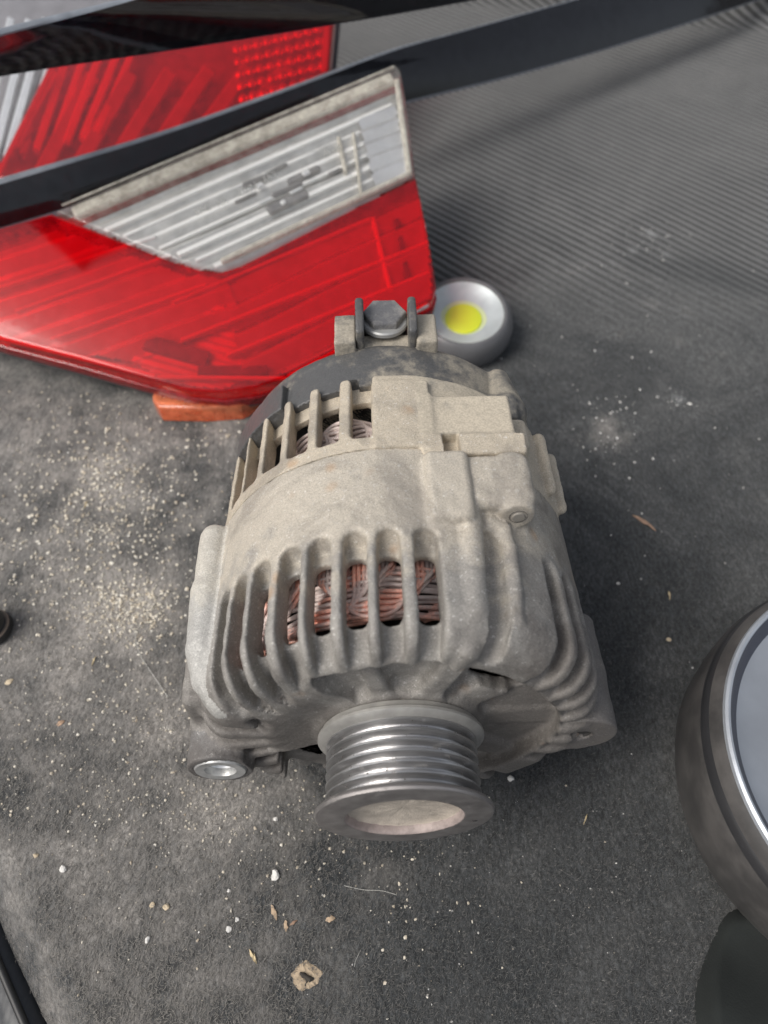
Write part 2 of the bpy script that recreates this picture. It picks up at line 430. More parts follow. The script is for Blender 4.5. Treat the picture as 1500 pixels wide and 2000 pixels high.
def front(P):
    x, y, z = P[:, 0], P[:, 1], P[:, 2]
    d0, r = base_d(P); th = np.degrees(np.arctan2(x, z))
    d_in = smax(d0, 3.08-y-.30*sstep(r, 3.2, 5.0), .15)
    # pockets between the fins, wrapping round the shoulder
    lat = slot_lat(x, z, th, POCK, 6.5, .42)
    wd = .375*np.clip(r/7, .55, 1.1)
    rf_ = 5.45-.95*sstep(-th, 28, 48)
    depth = .68*sstep(r, rf_, rf_+.9)*sstep(y, 7.1, 6.6)*np.where(th > 42, .95, 1)*np.where(th < -78, .75, 1)
    wd = wd-.05*sstep(-th, 30, 50)
    pk = smax(np.hypot(lat, np.maximum(y-6.5, 0))-wd, -(d0+depth), .16)
    d = smax(d_in, -pk, .2)
    # windows through the pocket floors
    lat = slot_lat(x, z, th, WIND, 6.5, .42)
    tl = np.where(th > 30, .12, 0); cy = 5.0
    ww, wh, wr = .36, 1.22, .28
    q0 = lat-(ww-wr)+tl; q1 = np.abs(y-cy)-(wh-wr)
    win = np.hypot(np.maximum(q0, 0), np.maximum(q1, 0))+np.minimum(np.maximum(q0, q1), 0)-wr
    win = np.maximum(win, 5.3-r)
    # hollow inside
    q0 = r-6.15+.7; q1 = 3.95+.7-y
    cav = np.hypot(np.maximum(q0, 0), np.maximum(q1, 0))+np.minimum(np.maximum(q0, q1), 0)-.7
    # recess between ring and hub
    rec = smax(smax(r-5.55-.12*np.sin(np.radians(th*5)), 2.6-r, .2), y-(3.62+.12*np.sin(np.radians(th*3))), .25)
    spk = 9+0*r
    for t0, wdt, hh in ((-13, .34, 3.05), (19, .42, 3.0), (-46, .40, 3.0), (52, .6, 3.3), (-88, .6, 3.3), (90, .6, 3.4), (130, .6, 3.3), (-130, .6, 3.3), (180, .7, 3.3)):
        t = math.radians(t0); l = np.abs(x*math.cos(t)-z*math.sin(t)); u = x*math.sin(t)+z*math.cos(t)
        spk = np.minimum(spk, smax(smax(l-wdt, -u, .1), hh+.05*(r-3)-y, .25))
    rec = smax(rec, -spk, .3)
    side = sstep(th, -30, -38)*sstep(th, -160, -130)+sstep(th, 80, 90)*0
    rec = rec+side*1.2
    # undercut edge at the lower left of the plate
    und = sbox(P, (-4.6, 2.0, -7.5), (-1.2, 3.9, -1.35), .2); d = smax(d, -und, .15)
    d = smax(d, -rec, .18)
    d = np.maximum(d, -cav)
    d = smax(d, -win, .1)
    # hub that carries the bearing
    hub = smax(smax(r-2.9, 3.05-y, .3), y-4.6, .1); d = smin(d, hub, .35)
    # two true openings to the dark inside
    for hx, hz, hr in ((2.6, 3.25, .34), (3.0, 3.12, .46), (3.45, 2.9, .50), (3.9, 2.6, .36), (2.3, -2.0, .6), (-.25, 5.25, .22), (.3, 5.25, .22)):
        d = smax(d, -(np.hypot((x-hx)*1.0, z-hz)-hr+np.maximum(y-6, 0)), .15)
    d = np.maximum(d, 1.45-r)
    # long bolt tube on the left, bending over the shoulder
    t = math.radians(TUBE); l = x*math.cos(t)-z*math.sin(t); u = x*math.sin(t)+z*math.cos(t)
    q = np.stack([l, y, u], 1).astype(f32)
    pt_ = [((0, 9.9, 7.40), .60), ((0, 7.6, 7.36), .62), ((0, 7.5, 7.36), .68), ((0, 5.2, 7.22), .70), ((0, 4.2, 6.95), .66), ((0, 3.5, 6.4), .58), ((0, 3.25, 5.6), .42), ((0, 3.2, 5.0), .25)]
    tb = 9+0*r
    for (a0, ra), (b0, rb_) in zip(pt_[:-1], pt_[1:]): tb = smin(tb, scaps(q, a0, b0, ra, rb_), .06)
    d = smin(d, smax(tb, y-10.35, .08), .22)
    # blocks on the right of the top
    blk = sbox(P, (.98, 7.05, 3.5), (2.5, 10.0, 7.38), .26)
    lug = sbox(P, (2.2, 7.75, 3.2), (4.62, 10.0, 7.12), .34)
    lug = smin(lug, scyl_y(P, 4.0, 6.55, .58, 7.62, 10.0, .08), .2)
    slot = sbox(P, (2.26, 7.0, 6.75), (2.42, 10.1, 8), .05)
    top = smin(blk, lug, .08)
    d = smin(d, np.maximum(top, y-10.0), .25)
    # two long ribs and the channel between them
    def arc(ts, rr):
        pts = [(k[2]*math.sin(math.radians(k[0])), k[1], k[2]*math.cos(math.radians(k[0]))) for k in ts]
        e = 9+0*r
        for i in range(len(pts)-1): e = smin(e, scaps(P, pts[i], pts[i+1], rr[i], rr[i+1]), .08)
        return e
    rib1 = arc([(20.0, 9.0, 7.05), (19.5, 7.2, 7.05), (18.6, 5.2, 7.0), (18.2, 4.0, 6.9), (17.6, 3.1, 6.35), (16.5, 2.9, 5.6)], (.3, .4, .42, .40, .34, .2))
    rib2 = arc([(25.5, 7.6, 7.1), (29.6, 7.35, 7.12), (30.6, 6.6, 7.12), (30.0, 5.0, 7.1), (29.8, 4.0, 7.0), (30.0, 3.2, 6.5)], (.2, .24, .24, .26, .26, .2))
    ch = arc([(25.2, 6.75, 7.0), (24.6, 5.2, 7.05), (24.2, 3.9, 6.98), (24.2, 2.9, 6.4)], (.38, .42, .42, .34))
    d = smin(d, rib1, .18); d = smax(d, -ch, .14); d = smin(d, rib2, .1)
    # mounting lugs
    lt = scyl_y(P, -6.75, -1.85, 1.24, 2.45, 8.4, .1)
    lt = smin(lt, sbox(P, (-7.85, 3.8, -2.2), (-5.2, 9.0, 1.2), .4), .5)
    lt = np.maximum(lt, -(np.hypot(x+6.75, z+1.85)-.98+np.maximum(y-3.2, 0)*2))
    rt = scyl_y(P, 6.7, -1.0, 1.42, 3.0, 7.6, .1)
    rt = smin(rt, scaps(P, (6.55, 5.5, -1.0), (6.3, 9.0, -.6), 1.45, .7), .4)
    rt = smin(rt, sbox(P, (4.2, 4.0, -2.2), (7.3, 7.4, .2), .4), .5)
    rt = smax(rt, -(np.hypot(x-6.75, z+1.0)-.42+np.maximum(y-4.6, 0)*2), .05)
    lg = np.minimum(lt, rt); lg = np.maximum(lg, 5.9-r)
    d = smin(d, lg, .28)
    return (d+wob(P)).astype(f32)
H = 0.085
V, Q, N = nets(front, (-8.6, 2.2, -7.9), (8.6, 10.8, 8.1), H)
cen = V[Q].mean(1)
r_ = np.hypot(cen[:, 0], cen[:, 2]); th_ = np.degrees(np.arctan2(cen[:, 0], cen[:, 2])); d0_ = base_d(cen)[0]
lab = np.zeros(len(Q), int)
lug_l = (np.hypot(cen[:, 0]+6.75, cen[:, 2]+1.85) < 1.3) & (d0_ > .04); lug_r = (np.hypot(cen[:, 0]-6.65, cen[:, 2]+1.0) < 1.52) & (d0_ > .04)
fa = (POCK[:-1]+POCK[1:])/2
ok = np.diff(POCK) < 12
for k in range(len(fa)):
    if not ok[k] or not (-105 < fa[k] < 110): continue
    hw = (POCK[k+1]-POCK[k])/2
    tk = math.radians(fa[k]); ph = tk*.42 if -66 < fa[k] < 22 else tk
    lt_ = (cen[:, 0]-6.5*math.sin(tk))*math.cos(ph)-(cen[:, 2]-6.5*math.cos(tk))*math.sin(ph)
    m = (np.abs(lt_) < math.radians(hw)*6.5*math.cos(tk-ph)-.12) & (cen[:, 0]*math.sin(tk)+cen[:, 2]*math.cos(tk) > 0) & (d0_ > -.36) & (cen[:, 1] < 6.75) & (r_ > 5.5) & (cen[:, 1] > 2.3)
    lab[m] = 10+k
# bolt tube
t = math.radians(TUBE); l_ = cen[:, 0]*math.cos(t)-cen[:, 2]*math.sin(t)
m = (np.abs(l_) < .85) & (th_ < -58) & (th_ > -84) & (d0_ > .02) & (cen[:, 1] < 10.4); lab[m] = 3
m = (cen[:, 0] > .9) & (cen[:, 0] < 4.75) & (cen[:, 1] > 7.0) & (cen[:, 2] > 4.2) & (d0_ > .1); lab[m] = 4
rb = (th_ > 14) & (th_ < 34) & (d0_ > .03) & (cen[:, 1] < 7.6) & (lab == 0)
lab[rb & (th_ < 23)] = 5; lab[rb & (th_ >= 23)] = 6
lab[lug_l] = 1; lab[lug_r] = 2
def nm(k):
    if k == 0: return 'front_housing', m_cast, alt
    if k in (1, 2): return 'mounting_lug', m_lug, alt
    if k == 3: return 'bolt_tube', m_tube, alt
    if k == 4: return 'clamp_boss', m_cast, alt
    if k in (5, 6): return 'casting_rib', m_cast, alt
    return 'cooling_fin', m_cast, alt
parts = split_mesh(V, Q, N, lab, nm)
if 4 in parts: parts[4]['label'] = 'raised clamp boss with a small dowel hole, worn bare metal'

def rear(P):
    x, y, z = P[:, 0], P[:, 1], P[:, 2]; r = np.hypot(x, z); th = np.degrees(np.arctan2(x, z))
    R = 7.08-.03*(y-10.4)
    d = np.maximum(np.maximum(r-R, 10.37-y), y-14.35)
    d = smax(r-R, y-14.35, .25); d = np.maximum(d, 10.37-y)
    lat = slot_lat(x, z, th, SLOT, 6.7, .35)
    q0 = lat-.24; q1 = 11.05+.16-y
    sl_ = np.hypot(np.maximum(q0, 0), np.maximum(q1, 0))+np.minimum(np.maximum(q0, q1), 0)-.17
    keep = np.maximum(r-6.35, 13.45-y)         # recessed band that ties the fins together
    sl_ = smax(sl_, -keep, .08)
    # slots taper: the fins stand free as rounded fingers at the back
    cav = np.maximum(r-6.0, y-14.1); d = np.maximum(d, -cav)
    d = smax(d, -np.maximum(sl_, 5.2-r), .16)
    # pads of the brush holder
    padB = sbox(P, (.95, 10.02, 4.0), (4.62, 10.95, 7.1), .1)
    padA = sbox(P, (.98, 10.8, 4.0), (4.35, 13.0, 7.02), .16)
    flat = smax(sbox(P, (-.7, 10.37, 5.0), (1.4, 13.75, 7.28), .12), r-7.22, .1)
    d = smin(d, flat, .2); d = smin(d, padA, .3); d = smin(d, padB, .16)
    d = np.maximum(d, -sbox(P, (1.72, 9.8, 6.55), (2.3, 11.0, 8), .06))
    d = smin(d, sbox(P, (4.0, 11.5, 3.5), (5.2, 13.1, 5.7), .25), .3)
    # blades on the right flank
    for t0, yy in ((57, 12.2), (69, 12.3)):
        t = math.radians(t0); l = np.abs(x*math.cos(t)-z*math.sin(t)); u = x*math.sin(t)+z*math.cos(t)
        d = smin(d, smax(smax(l-.22, np.abs(y-yy)-1.6, .3), np.maximum(u-7.5, 6-u), .3), .12)
    return (d+wob(P, .01)).astype(f32)
V, Q, N = nets(rear, (-7.8, 9.9, -7.7), (8.0, 14.6, 7.8), H)
cen = V[Q].mean(1); r_ = np.hypot(cen[:, 0], cen[:, 2]); th_ = np.degrees(np.arctan2(cen[:, 0], cen[:, 2]))
lab = np.zeros(len(Q), int)
for k in range(len(SLOT)-1):
    if SLOT[k+1]-SLOT[k] < 13 and (-90 < SLOT[k] < 80):
        c = (SLOT[k]+SLOT[k+1])/2; m = (np.abs(th_-c) < (SLOT[k+1]-SLOT[k])/2) & (cen[:, 1] > 11.15) & (r_ > 6.4); lab[m] = 10+k
lab[(cen[:, 0] > .9) & (cen[:, 0] < 4.8) & (cen[:, 2] > 4.4) & (cen[:, 1] > 10.9) & (r_ > 6.6) & (th_ < 42)] = 1
lab[(cen[:, 0] > .9) & (cen[:, 0] < 4.8) & (cen[:, 2] > 4.4) & (cen[:, 1] < 10.95) & (r_ > 7.15)] = 2
m_pad = plastic_dusty('sandy_dusty_pad', (.30, .275, .23), (.50, .44, .345), .8)
split_mesh(V, Q, N, lab, lambda k: ('rear_housing', m_cast_rear, alt) if k == 0 else ('brush_holder_pad', m_pad, alt) if k == 1 else ('clamp_pad', m_cast_rear, alt) if k == 2 else ('cooling_fin', m_cast_rear, alt))

def cover(P):
    x, y, z = P[:, 0], P[:, 1], P[:, 2]; r = np.hypot(x, z); th = np.degrees(np.arctan2(x, z))
    q0 = r-(6.62-.8); q1 = y-(16.9-.8)
    d = np.hypot(np.maximum(q0, 0), np.maximum(q1, 0))+np.minimum(np.maximum(q0, q1), 0)-.8
    d = np.maximum(d, 14.1-y)
    step = np.maximum(np.maximum(r-6.95, np.abs(th+62)-24), np.maximum(y-15.5, 14.1-y)); d = smin(d, step, .15)
    # notch beside the first fin
    d = np.maximum(d, -sbox(P, (-1.75, 13.9, 5.9), (-1.2, 14.55, 8), .05))
    # bolt dome on the right
    d = smin(d, scaps(P, (4.75, 14.2, 4.75), (4.6, 16.2, 4.72), .80, .52), .12)
    d = smin(d, sbox(P, (3.3, 13.2, 3.0), (5.0, 14.6, 5.6), .2), .2)
    return (d+wob(P, .008)).astype(f32)
V, Q, N = nets(cover, (-7.4, 12.6, -7.2), (7.4, 17.4, 7.3), .1)
mesh('rear_cover', V, Q, m_cover, alt, True, N)
def term(P):
    x, y, z = P[:, 0], P[:, 1], P[:, 2]
    d = sbox(P, (-2.15, 16.2, 4.6), (-1.30, 18.0, 6.95), .08)
    d = np.minimum(d, sbox(P, (1.15, 16.2, 4.6), (2.0, 18.0, 6.95), .12))
    d = smin(d, sbox(P, (-1.4, 16.2, 4.6), (1.3, 17.3, 6.45), .1), .08)
    d = smin(d, sbox(P, (-2.2, 16.2, 4.6), (2.1, 16.8, 5.9), .1), .1)
    return (d+wob(P, .01)).astype(f32)
V, Q, N = nets(term, (-2.6, 16.0, 4.3), (2.6, 18.4, 7.5), .07); tb_ = mesh('terminal_block', V, Q, m_term, alt, True, N)
for x0 in (-1.12, 1.0):
    f = lambda P, x0=x0: smax(sbox(P, (x0-.17, 16.4, 5.2), (x0+.17, 18.1, 7.75), .13), (P[:, 2]-7.4)+(P[:, 1]-17.4)*-.5-.4, .1)
    V, Q, N = nets(f, (x0-.4, 16.2, 5), (x0+.4, 18.4, 8), .06); mesh('locating_prong', V, Q, m_cover, tb_, True, N)
def nutf(P):
    x, y, z = P[:, 0]+.1, P[:, 1]-17.9, P[:, 2]; q = np.maximum(np.abs(x)*.866+np.abs(y)*.5, np.abs(y)) - .80
    return np.maximum(smax(q, (z-7.15), .12), 5-z).astype(f32)
V, Q, N = nets(nutf, (-1.4, 16.6, 5), (1.3, 19.2, 7.5), .06); mesh('terminal_nut', V, Q, m_nut, tb_, True, N)
MB().lathe([(0, 17.28), (.9, 17.28), (.9, 17.6), (0, 17.6)], 32).build('x', None) if False else None
wsh = MB().lathe([(.0, 6.62), (.92, 6.62), (.96, 6.66), (.96, 6.8), (.9, 6.86), (0, 6.86)], 40, 'z', (-.1, 17.75, 0)); wsh.build('washer', simple('zinc_washer', (.42, .42, .41), .5, .5), tb_)

# stator, rotor and windings inside
MB().lathe([(6.1, 6.5), (6.1, 10.9), (4.9, 10.9), (4.9, 6.5)], 72, close=True).build('stator_core', m_lam, alt)
MB().lathe([(0, 4.7), (3.6, 4.7), (4.7, 5.6), (4.7, 12.6), (3, 13.2), (0, 13.2)], 48).build('rotor', m_dark_in, alt)
def winding(y0, dirn, reach, mat_main, name, spread=(-70, 60)):
    b = MB(); b2 = MB()
    def pt(th, r, y): t = math.radians(th); return (r*math.sin(t), y, r*math.cos(t))
    for si, s0 in enumerate(np.arange(spread[0], spread[1]+14, 15.5)):
        sg = (-1 if si % 3 else 1)                 # which way the bundle turns
        wb_ = random.uniform(-.6, .6)
        for lay in range(2):
            for k in range(9):                   # parallel strands: straight out of the core, round a bend, then along the coil head
                th0 = s0+wb_+(k-4)*1.5*sg*-1+lay*.7+random.uniform(-.12, .12); yk = reach*(.98-.10*k)+random.uniform(-.02, .02)+.05*lay
                rad = .35+.10*(8-k)*.6; r0 = 5.98-.16*lay-.012*k; P = []
                for u in np.linspace(-.3, max(yk-rad, 0), 5): P.append(pt(th0, r0-.05, y0+dirn*u))
                for a in np.linspace(.15, math.pi/2, 8):
                    P.append(pt(th0+sg*math.degrees(rad*(1-math.cos(a))/5.8), r0, y0+dirn*(yk-rad+rad*math.sin(a))))
                e = math.degrees(rad/5.8)
                for u in np.linspace(.12, 1, 12):
                    P.append(pt(th0+sg*(e+17*u), r0-.50*u*u, y0+dirn*(yk-.28*u*math.sin(u*2.4))))
                (b if (k+si+lay) % 4 in (0, 1) or k < 3 else b2).tube(P, .074, 7, False)
    for k in range(13):                          # strands running round the coil head underneath
        ph = random.uniform(0, 6)
        P = [pt(t_, 5.60+.10*math.sin(t_*.11+ph), y0+dirn*(reach*(.12+.068*k)+.05*math.sin(t_*.17+ph*2))) for t_ in np.arange(spread[0], spread[1]+12, 2.0)]
        (b if k > 8 else b2).tube(P, .078, 7, False)
    b.build(name, mat_main, alt, split=None); b2.build(name, m_copper_grey, alt, split=None)
winding(6.5, -1, 2.15, m_copper, 'copper_winding')
winding(10.9, 1, 2.2, m_copper_grey, 'copper_winding', (-80, 20))

# dowel pin, bushing
MB().lathe([(0, 7.55), (.2, 7.55), (.235, 7.6), (.235, 7.9), (0, 7.9)], 24, o=(4.0, 0, 6.55)).build('dowel_pin', simple('pin_steel', (.26, .24, .21), .7, .1), alt)
MB().lathe([(.27, 7.66), (.3, 7.59), (.33, 7.66)], 28, o=(4.0, 0, 6.55)).build('pin_hole_rim', m_dark_in, alt)
bsh = MB().lathe([(.55, 3.6), (.55, 2.6), (.60, 2.42), (.93, 2.40), (1.0, 2.5), (1.0, 3.8), (.55, 3.8)], 48, o=(-6.75, 0, -1.85)).build('bushing', simple('worn_bushing', (.50, .50, .49), .4, .5, 900, .2, .2, 200), parts.get(1))
MB().lathe([(0, 3.0), (.3, 2.96), (.45, 2.86), (.54, 2.7), (.54, 3.2)], 40, o=(-6.75, 0, -1.85)).build('bushing_core', simple('white_metal', (.85, .86, .86), .45, .3), parts.get(1))
MB().lathe([(0, 3.2), (.4, 3.2), (.42, 3.1), (.44, 4.8)], 28, o=(6.75, 0, -1.0)).build('bolt_hole', m_dark_in, parts.get(2))

# ------------------------------------------------------------------ pulley
pul = bpy.data.objects.new('pulley', None)
pr = []
bod = [(2.0, 0.0), (2.93, 0.0), (3.0, .05), (3.03, .16), (2.99, .26), (2.9, .30), (2.76, .33)]
y = .33; pit = .352
grv = [(2.66, .335)]
for k in range(6):
    grv += [(2.38, y+.12), (2.36, y+.17), (2.38, y+.22), (2.645, y+pit-.05), (2.67, y+pit-.035), (2.67, y+pit+.02), (2.645, y+pit+.035)]
    y += pit
yb = y+.03
grv[-1] = (2.66, yb)
flr = [(2.66, yb), (2.72, yb+.015), (2.94, yb+.13), (2.975, yb+.17), (2.975, yb+.27), (2.93, yb+.31), (2.86, yb+.34), (2.83, yb+.5), (1.6, yb+.5)]
body = MB().lathe(grv, 160).build('grooved_rim', m_steel, alt, split=25)
pulley = body; pulley.name = 'pulley'
MB().lathe([(2.02, -.004), (2.90, -.002), (2.99, .04), (3.03, .12), (3.01, .20), (2.93, .27), (2.66, .335)], 160).build('front_flange', m_steel_dull, pulley)
MB().lathe(flr, 160).build('rear_flange', simple('grey_flange_steel', (.34, .33, .31), .42, .3, 1200, .3, .15, 180), pulley)
MB().lathe([(2.045, -.006), (2.00, .02), (1.95, .10), (1.94, .34)], 96).build('bore_chamfer', simple('pinkish_chamfer', (.36, .30, .28), .6, .1, 900, .4, .3, 150), pulley)
fb_ = MB().lathe([(1.96, .27), (1.85, .33), (1.5, .36), (1.0, .385), (.5, .39), (0, .395)], 96)
fb_.V = [(a, b+.02*math.sin(a*9+c*5)*math.sin(c*8-a*3)+.012*math.sin(a*23)*math.sin(c*21), c) for a, b, c in fb_.V]
fb_.build('dusty_cap', m_bore, pulley)
nb_ = MB().tube([(1.20, .30, 1.40), (1.32, .28, 1.25), (1.42, .30, 1.02)], (.07, .13, .05), 8); nb_.build('dark_notch', m_dark_in, pulley)  # dark lump standing in for the notch at the upper right
MB().lathe([(0, -.012), (.085, -.012), (.085, .05)], 16, o=(2.42, 0, -.55)).build('punch_mark', m_dark_in, pulley)
gb = MB()                                          # crumbs of grease caught in the grooves
for k in range(130):
    g = random.randrange(6); yy = .33+g*pit+.17+random.gauss(0, .05); t = math.radians(random.choice((random.gauss(-62, 12), random.gauss(60, 14), random.uniform(-70, 70)))); rr = 2.41+abs(yy-(.33+g*pit+.17))*2.0; s = random.uniform(.012, .036)
    c = np.array((rr*math.sin(t), yy, rr*math.cos(t)))
    Vv = [c+s*np.array(v)*random.uniform(.6, 1.3) for v in ((1, 0, 0), (-1, 0, 0), (0, 1, 0), (0, -1, 0), (0, 0, 1), (0, 0, -1))]
    gb.add(Vv, [(0, 2, 4), (2, 1, 4), (1, 3, 4), (3, 0, 4), (2, 0, 5), (1, 2, 5), (3, 1, 5), (0, 3, 5)])
tag(gb.build('grease_crumb', simple('groove_grime', (.15, .14, .13), .8), pulley, False), kind='stuff')

# ------------------------------------------------------------------ carpet
def hgt(x, y):
    h = .35*np.sin(x*.09+1)*np.sin(y*.07)*sstep(y, 25, 50)+.06*np.sin(x*.31+y*.2)+.05*np.sin(y*.37-x*.13)
    # soft hump running up to the right in the ribbed part
    h = h+.35*np.exp(-((x-19+.25*(y-50))**2/90+(y-57)**2/160))+.9*np.exp(-((x-3)**2/60+(y-47)**2/40))*0
    # the edge of the carpet drops away at the lower left
    h = h+42*sstep(y+.25*x, 84, 112)      # unseen carpeted wall, added to block the low sky from reflections
    s = (-(x+14.25)*.78-(y+5.0)*.62)
    h = h-1.6*sstep(s, -2.2, 0.6)
    return h
xs = np.concatenate([np.arange(-75, -25, 1.0), np.arange(-25, 30, .3), np.arange(30, 85, .8)]); ys = np.concatenate([np.arange(-16, 36, .3), np.arange(36, 120, .6)])
X, Y = np.meshgrid(xs, ys, indexing='ij'); Z = hgt(X, Y)
n0, n1 = X.shape; I = np.arange(n0*n1).reshape(n0, n1)
Qc = np.stack([I[:-1, :-1], I[1:, :-1], I[1:, 1:], I[:-1, 1:]], -1).reshape(-1, 4)
Vc = np.stack([X, Y, Z], -1).reshape(-1, 3)
cq = Vc[Qc].mean(1); s = (-(cq[:, 0]+14.25)*.78-(cq[:, 1]+5.0)*.62); Qc = Qc[s < .75]
def carpet():
    M = NT('dark_felt_carpet'); o = M.sep()
    f1 = M.noise(650, 4, .75, stretch=((1, .45, 1), (0, 0, .6))); f2 = M.noise(1700, 3, .7); bigm = M.noise(9, 6, .62, 1.5); midm = M.noise(55, 6, .7); lint = M.noise(420, 5, .8, 2.5)
    c = M.mix(M.range(bigm, .35, .65), (.034, .037, .039), (.078, .080, .080))
    c = M.mix(1, c, M.ramp(f1, [(.3, .45), (.5, .95), (.72, 1.9)]), 'MULTIPLY')
    c = M.mix(1, c, M.ramp(f2, [(.3, .6), (.7, 1.5)]), 'MULTIPLY')
    # dusty and paler towards the left, patches elsewhere
    left = M.range(o['X'], .06, -.12); far = M.range(o['Y'], .50, .25)
    d = M.math('ADD', M.math('MULTIPLY', M.math('MULTIPLY', left, far), .46), M.math('MULTIPLY', M.math('SUBTRACT', midm, .5), 1.1))
    d = M.math('ADD', d, M.math('MULTIPLY', M.math('SUBTRACT', bigm, .5), .9))
    def spot(px_, py_, rad, amt):
        p_ = at(px_, py_, 0)*U; v = M.n('ShaderNodeVectorMath', operation='DISTANCE'); M.l(M.tc.outputs['Object'], v.inputs[0]); v.inputs[1].default_value = tuple(p_)
        return M.math('MULTIPLY', M.range(v.outputs['Value'], rad*U, 0), amt)
    for a_ in ((205, 930, 4, .28), (250, 1190, 3.4, .40), (120, 1120, 4, .12), (430, 1570, 2.6, .28), (600, 1600, 3, .18), (760, 1700, 2.2, .22), (330, 1420, 2.2, .25), (1190, 850, 2.6, .3), (1180, 830, 1.2, .3)):
        d = M.math('ADD', d, spot(*a_))
    df = M.range(d, .10, .95)
    c = M.mix(M.math('MULTIPLY', df, .88), c, M.mix(1, (.42, .39, .355), M.ramp(f1, [(.32, .45), (.5, .95), (.7, 1.35)]), 'MULTIPLY'))
    c = M.mix(M.math('MULTIPLY', M.range(lint, .62, .75), .35), c, (.25, .25, .24))
    sc_ = None                                  # dried pale scuffs on the ribbed part
    for a_ in ((1270, 460, 1.6, 1), (1235, 490, 1.5, .9), (1200, 515, 1.3, .8), (1300, 500, 1.5, .8), (1325, 778, 1.2, .9), (1140, 655, 1.4, .5)):
        v_ = spot(*a_); sc_ = v_ if sc_ is None else M.math('MAXIMUM', sc_, v_)
    c = M.mix(M.math('MULTIPLY', M.range(M.math('ADD', M.math('MULTIPLY', sc_, .45), M.noise(480, 5, .85, .6)), .80, .98), .7), c, (.40, .41, .41))
    # ribbed weave of the back part
    mp = M.n('ShaderNodeMapping'); M.l(M.tc.outputs['Object'], mp.inputs[0]); mp.inputs['Rotation'].default_value = (0, 0, math.radians(-47))
    wv = M.n('ShaderNodeTexWave', wave_type='BANDS', bands_direction='X', wave_profile='SIN'); wv.inputs['Scale'].default_value = 45; wv.inputs['Distortion'].default_value = .45; wv.inputs['Detail'].default_value = 2; wv.inputs['Detail Scale'].default_value = 1.2
    M.l(mp.outputs[0], wv.inputs['Vector'])
    ym = M.math('ADD', o['Y'], M.math('MULTIPLY', M.math('SUBTRACT', M.noise(14, 3), .5), .12)); ym = M.math('SUBTRACT', ym, M.math('MULTIPLY', o['X'], .10))
    rib = M.range(ym, .30, .44)
    rr = M.ramp(wv.outputs['Fac'], [(.15, .34), (.75, 1.65)])
    c = M.mix(rib, c, M.mix(1, M.mix(.45, c, (.115, .115, .113)), rr, 'MULTIPLY'))
    hgt_ = M.math('ADD', M.math('MULTIPLY', f1, .8), M.math('MULTIPLY', f2, .5))
    n1_ = M.bump(hgt_, .9, .0009); wb = M.math('MULTIPLY', wv.outputs['Fac'], rib)
    return M.set(Base_Color=c, Roughness=.95, Specular_IOR_Level=.12, Sheen_Weight=.25, Sheen_Roughness=.5, Normal=M.bump(wb, 1.0, .0022, n1_))
m_carpet = carpet()
cp = mesh('carpet_floor', Vc, Qc, m_carpet); tag(cp, kind='structure')
def fl(px, py, lift=0.0):
    p = at(px, py, 0); p[2] = hgt(p[0], p[1])+lift; return p

# loose carpet fibres, uncountable
nf = 90000
px = rng.uniform(-40, 1540, nf); py = 620+1400*rng.random(nf)**.75
d = FW[None]+RT[None]*((px-750)/FPX)[:, None]-UP[None]*((py-1000)/FPX)[:, None]; t_ = -CAM[2]/d[:, 2]; P0 = CAM+d*t_[:, None]
P0[:, 2] = hgt(P0[:, 0], P0[:, 1])
s = (-(P0[:, 0]+14.25)*.78-(P0[:, 1]+5.0)*.62); P0 = P0[(s < .4) & (P0[:, 1] < 60)]; nf = len(P0)
ang = rng.normal(.9, .9, nf); L = rng.uniform(.07, .26, nf); el = rng.uniform(.05, .8, nf)
dr = np.stack([np.cos(ang), np.sin(ang), el], 1)*L[:, None]; sd_ = np.stack([-np.sin(ang), np.cos(ang), 0*ang], 1)*rng.uniform(.006, .011, nf)[:, None]
bend = rng.normal(0, .25, (nf, 3))*L[:, None]; bend[:, 2] = np.abs(bend[:, 2])*.3
A = P0-sd_; B = P0+sd_; Cc = P0+dr*.55+bend+sd_; D_ = P0+dr*.55+bend-sd_; E_ = P0+dr
Vf = np.stack([A, B, Cc, D_, E_], 1).reshape(-1, 3); b0 = np.arange(nf)*5
Ff = np.concatenate([np.stack([b0, b0+1, b0+2], 1), np.stack([b0, b0+2, b0+3], 1), np.stack([b0+3, b0+2, b0+4], 1)])
MF = NT('carpet_fibre'); ri = MF.noise(900, 2); of_ = MF.sep(); MF.set(Base_Color=MF.mix(MF.math('MULTIPLY', MF.range(of_['X'], .04, -.10), .45), MF.ramp(ri, [(.3, (.035, .037, .038)), (.55, (.085, .085, .083)), (.75, (.20, .195, .185))]), (.36, .335, .30)), Roughness=.8, Specular_IOR_Level=.2)
fb = mesh('carpet_fibres', Vf, Ff, MF.m, smooth=False)
tag(fb, 'short dark grey fibres standing up from the felt carpet', 'fibres', kind='stuff')

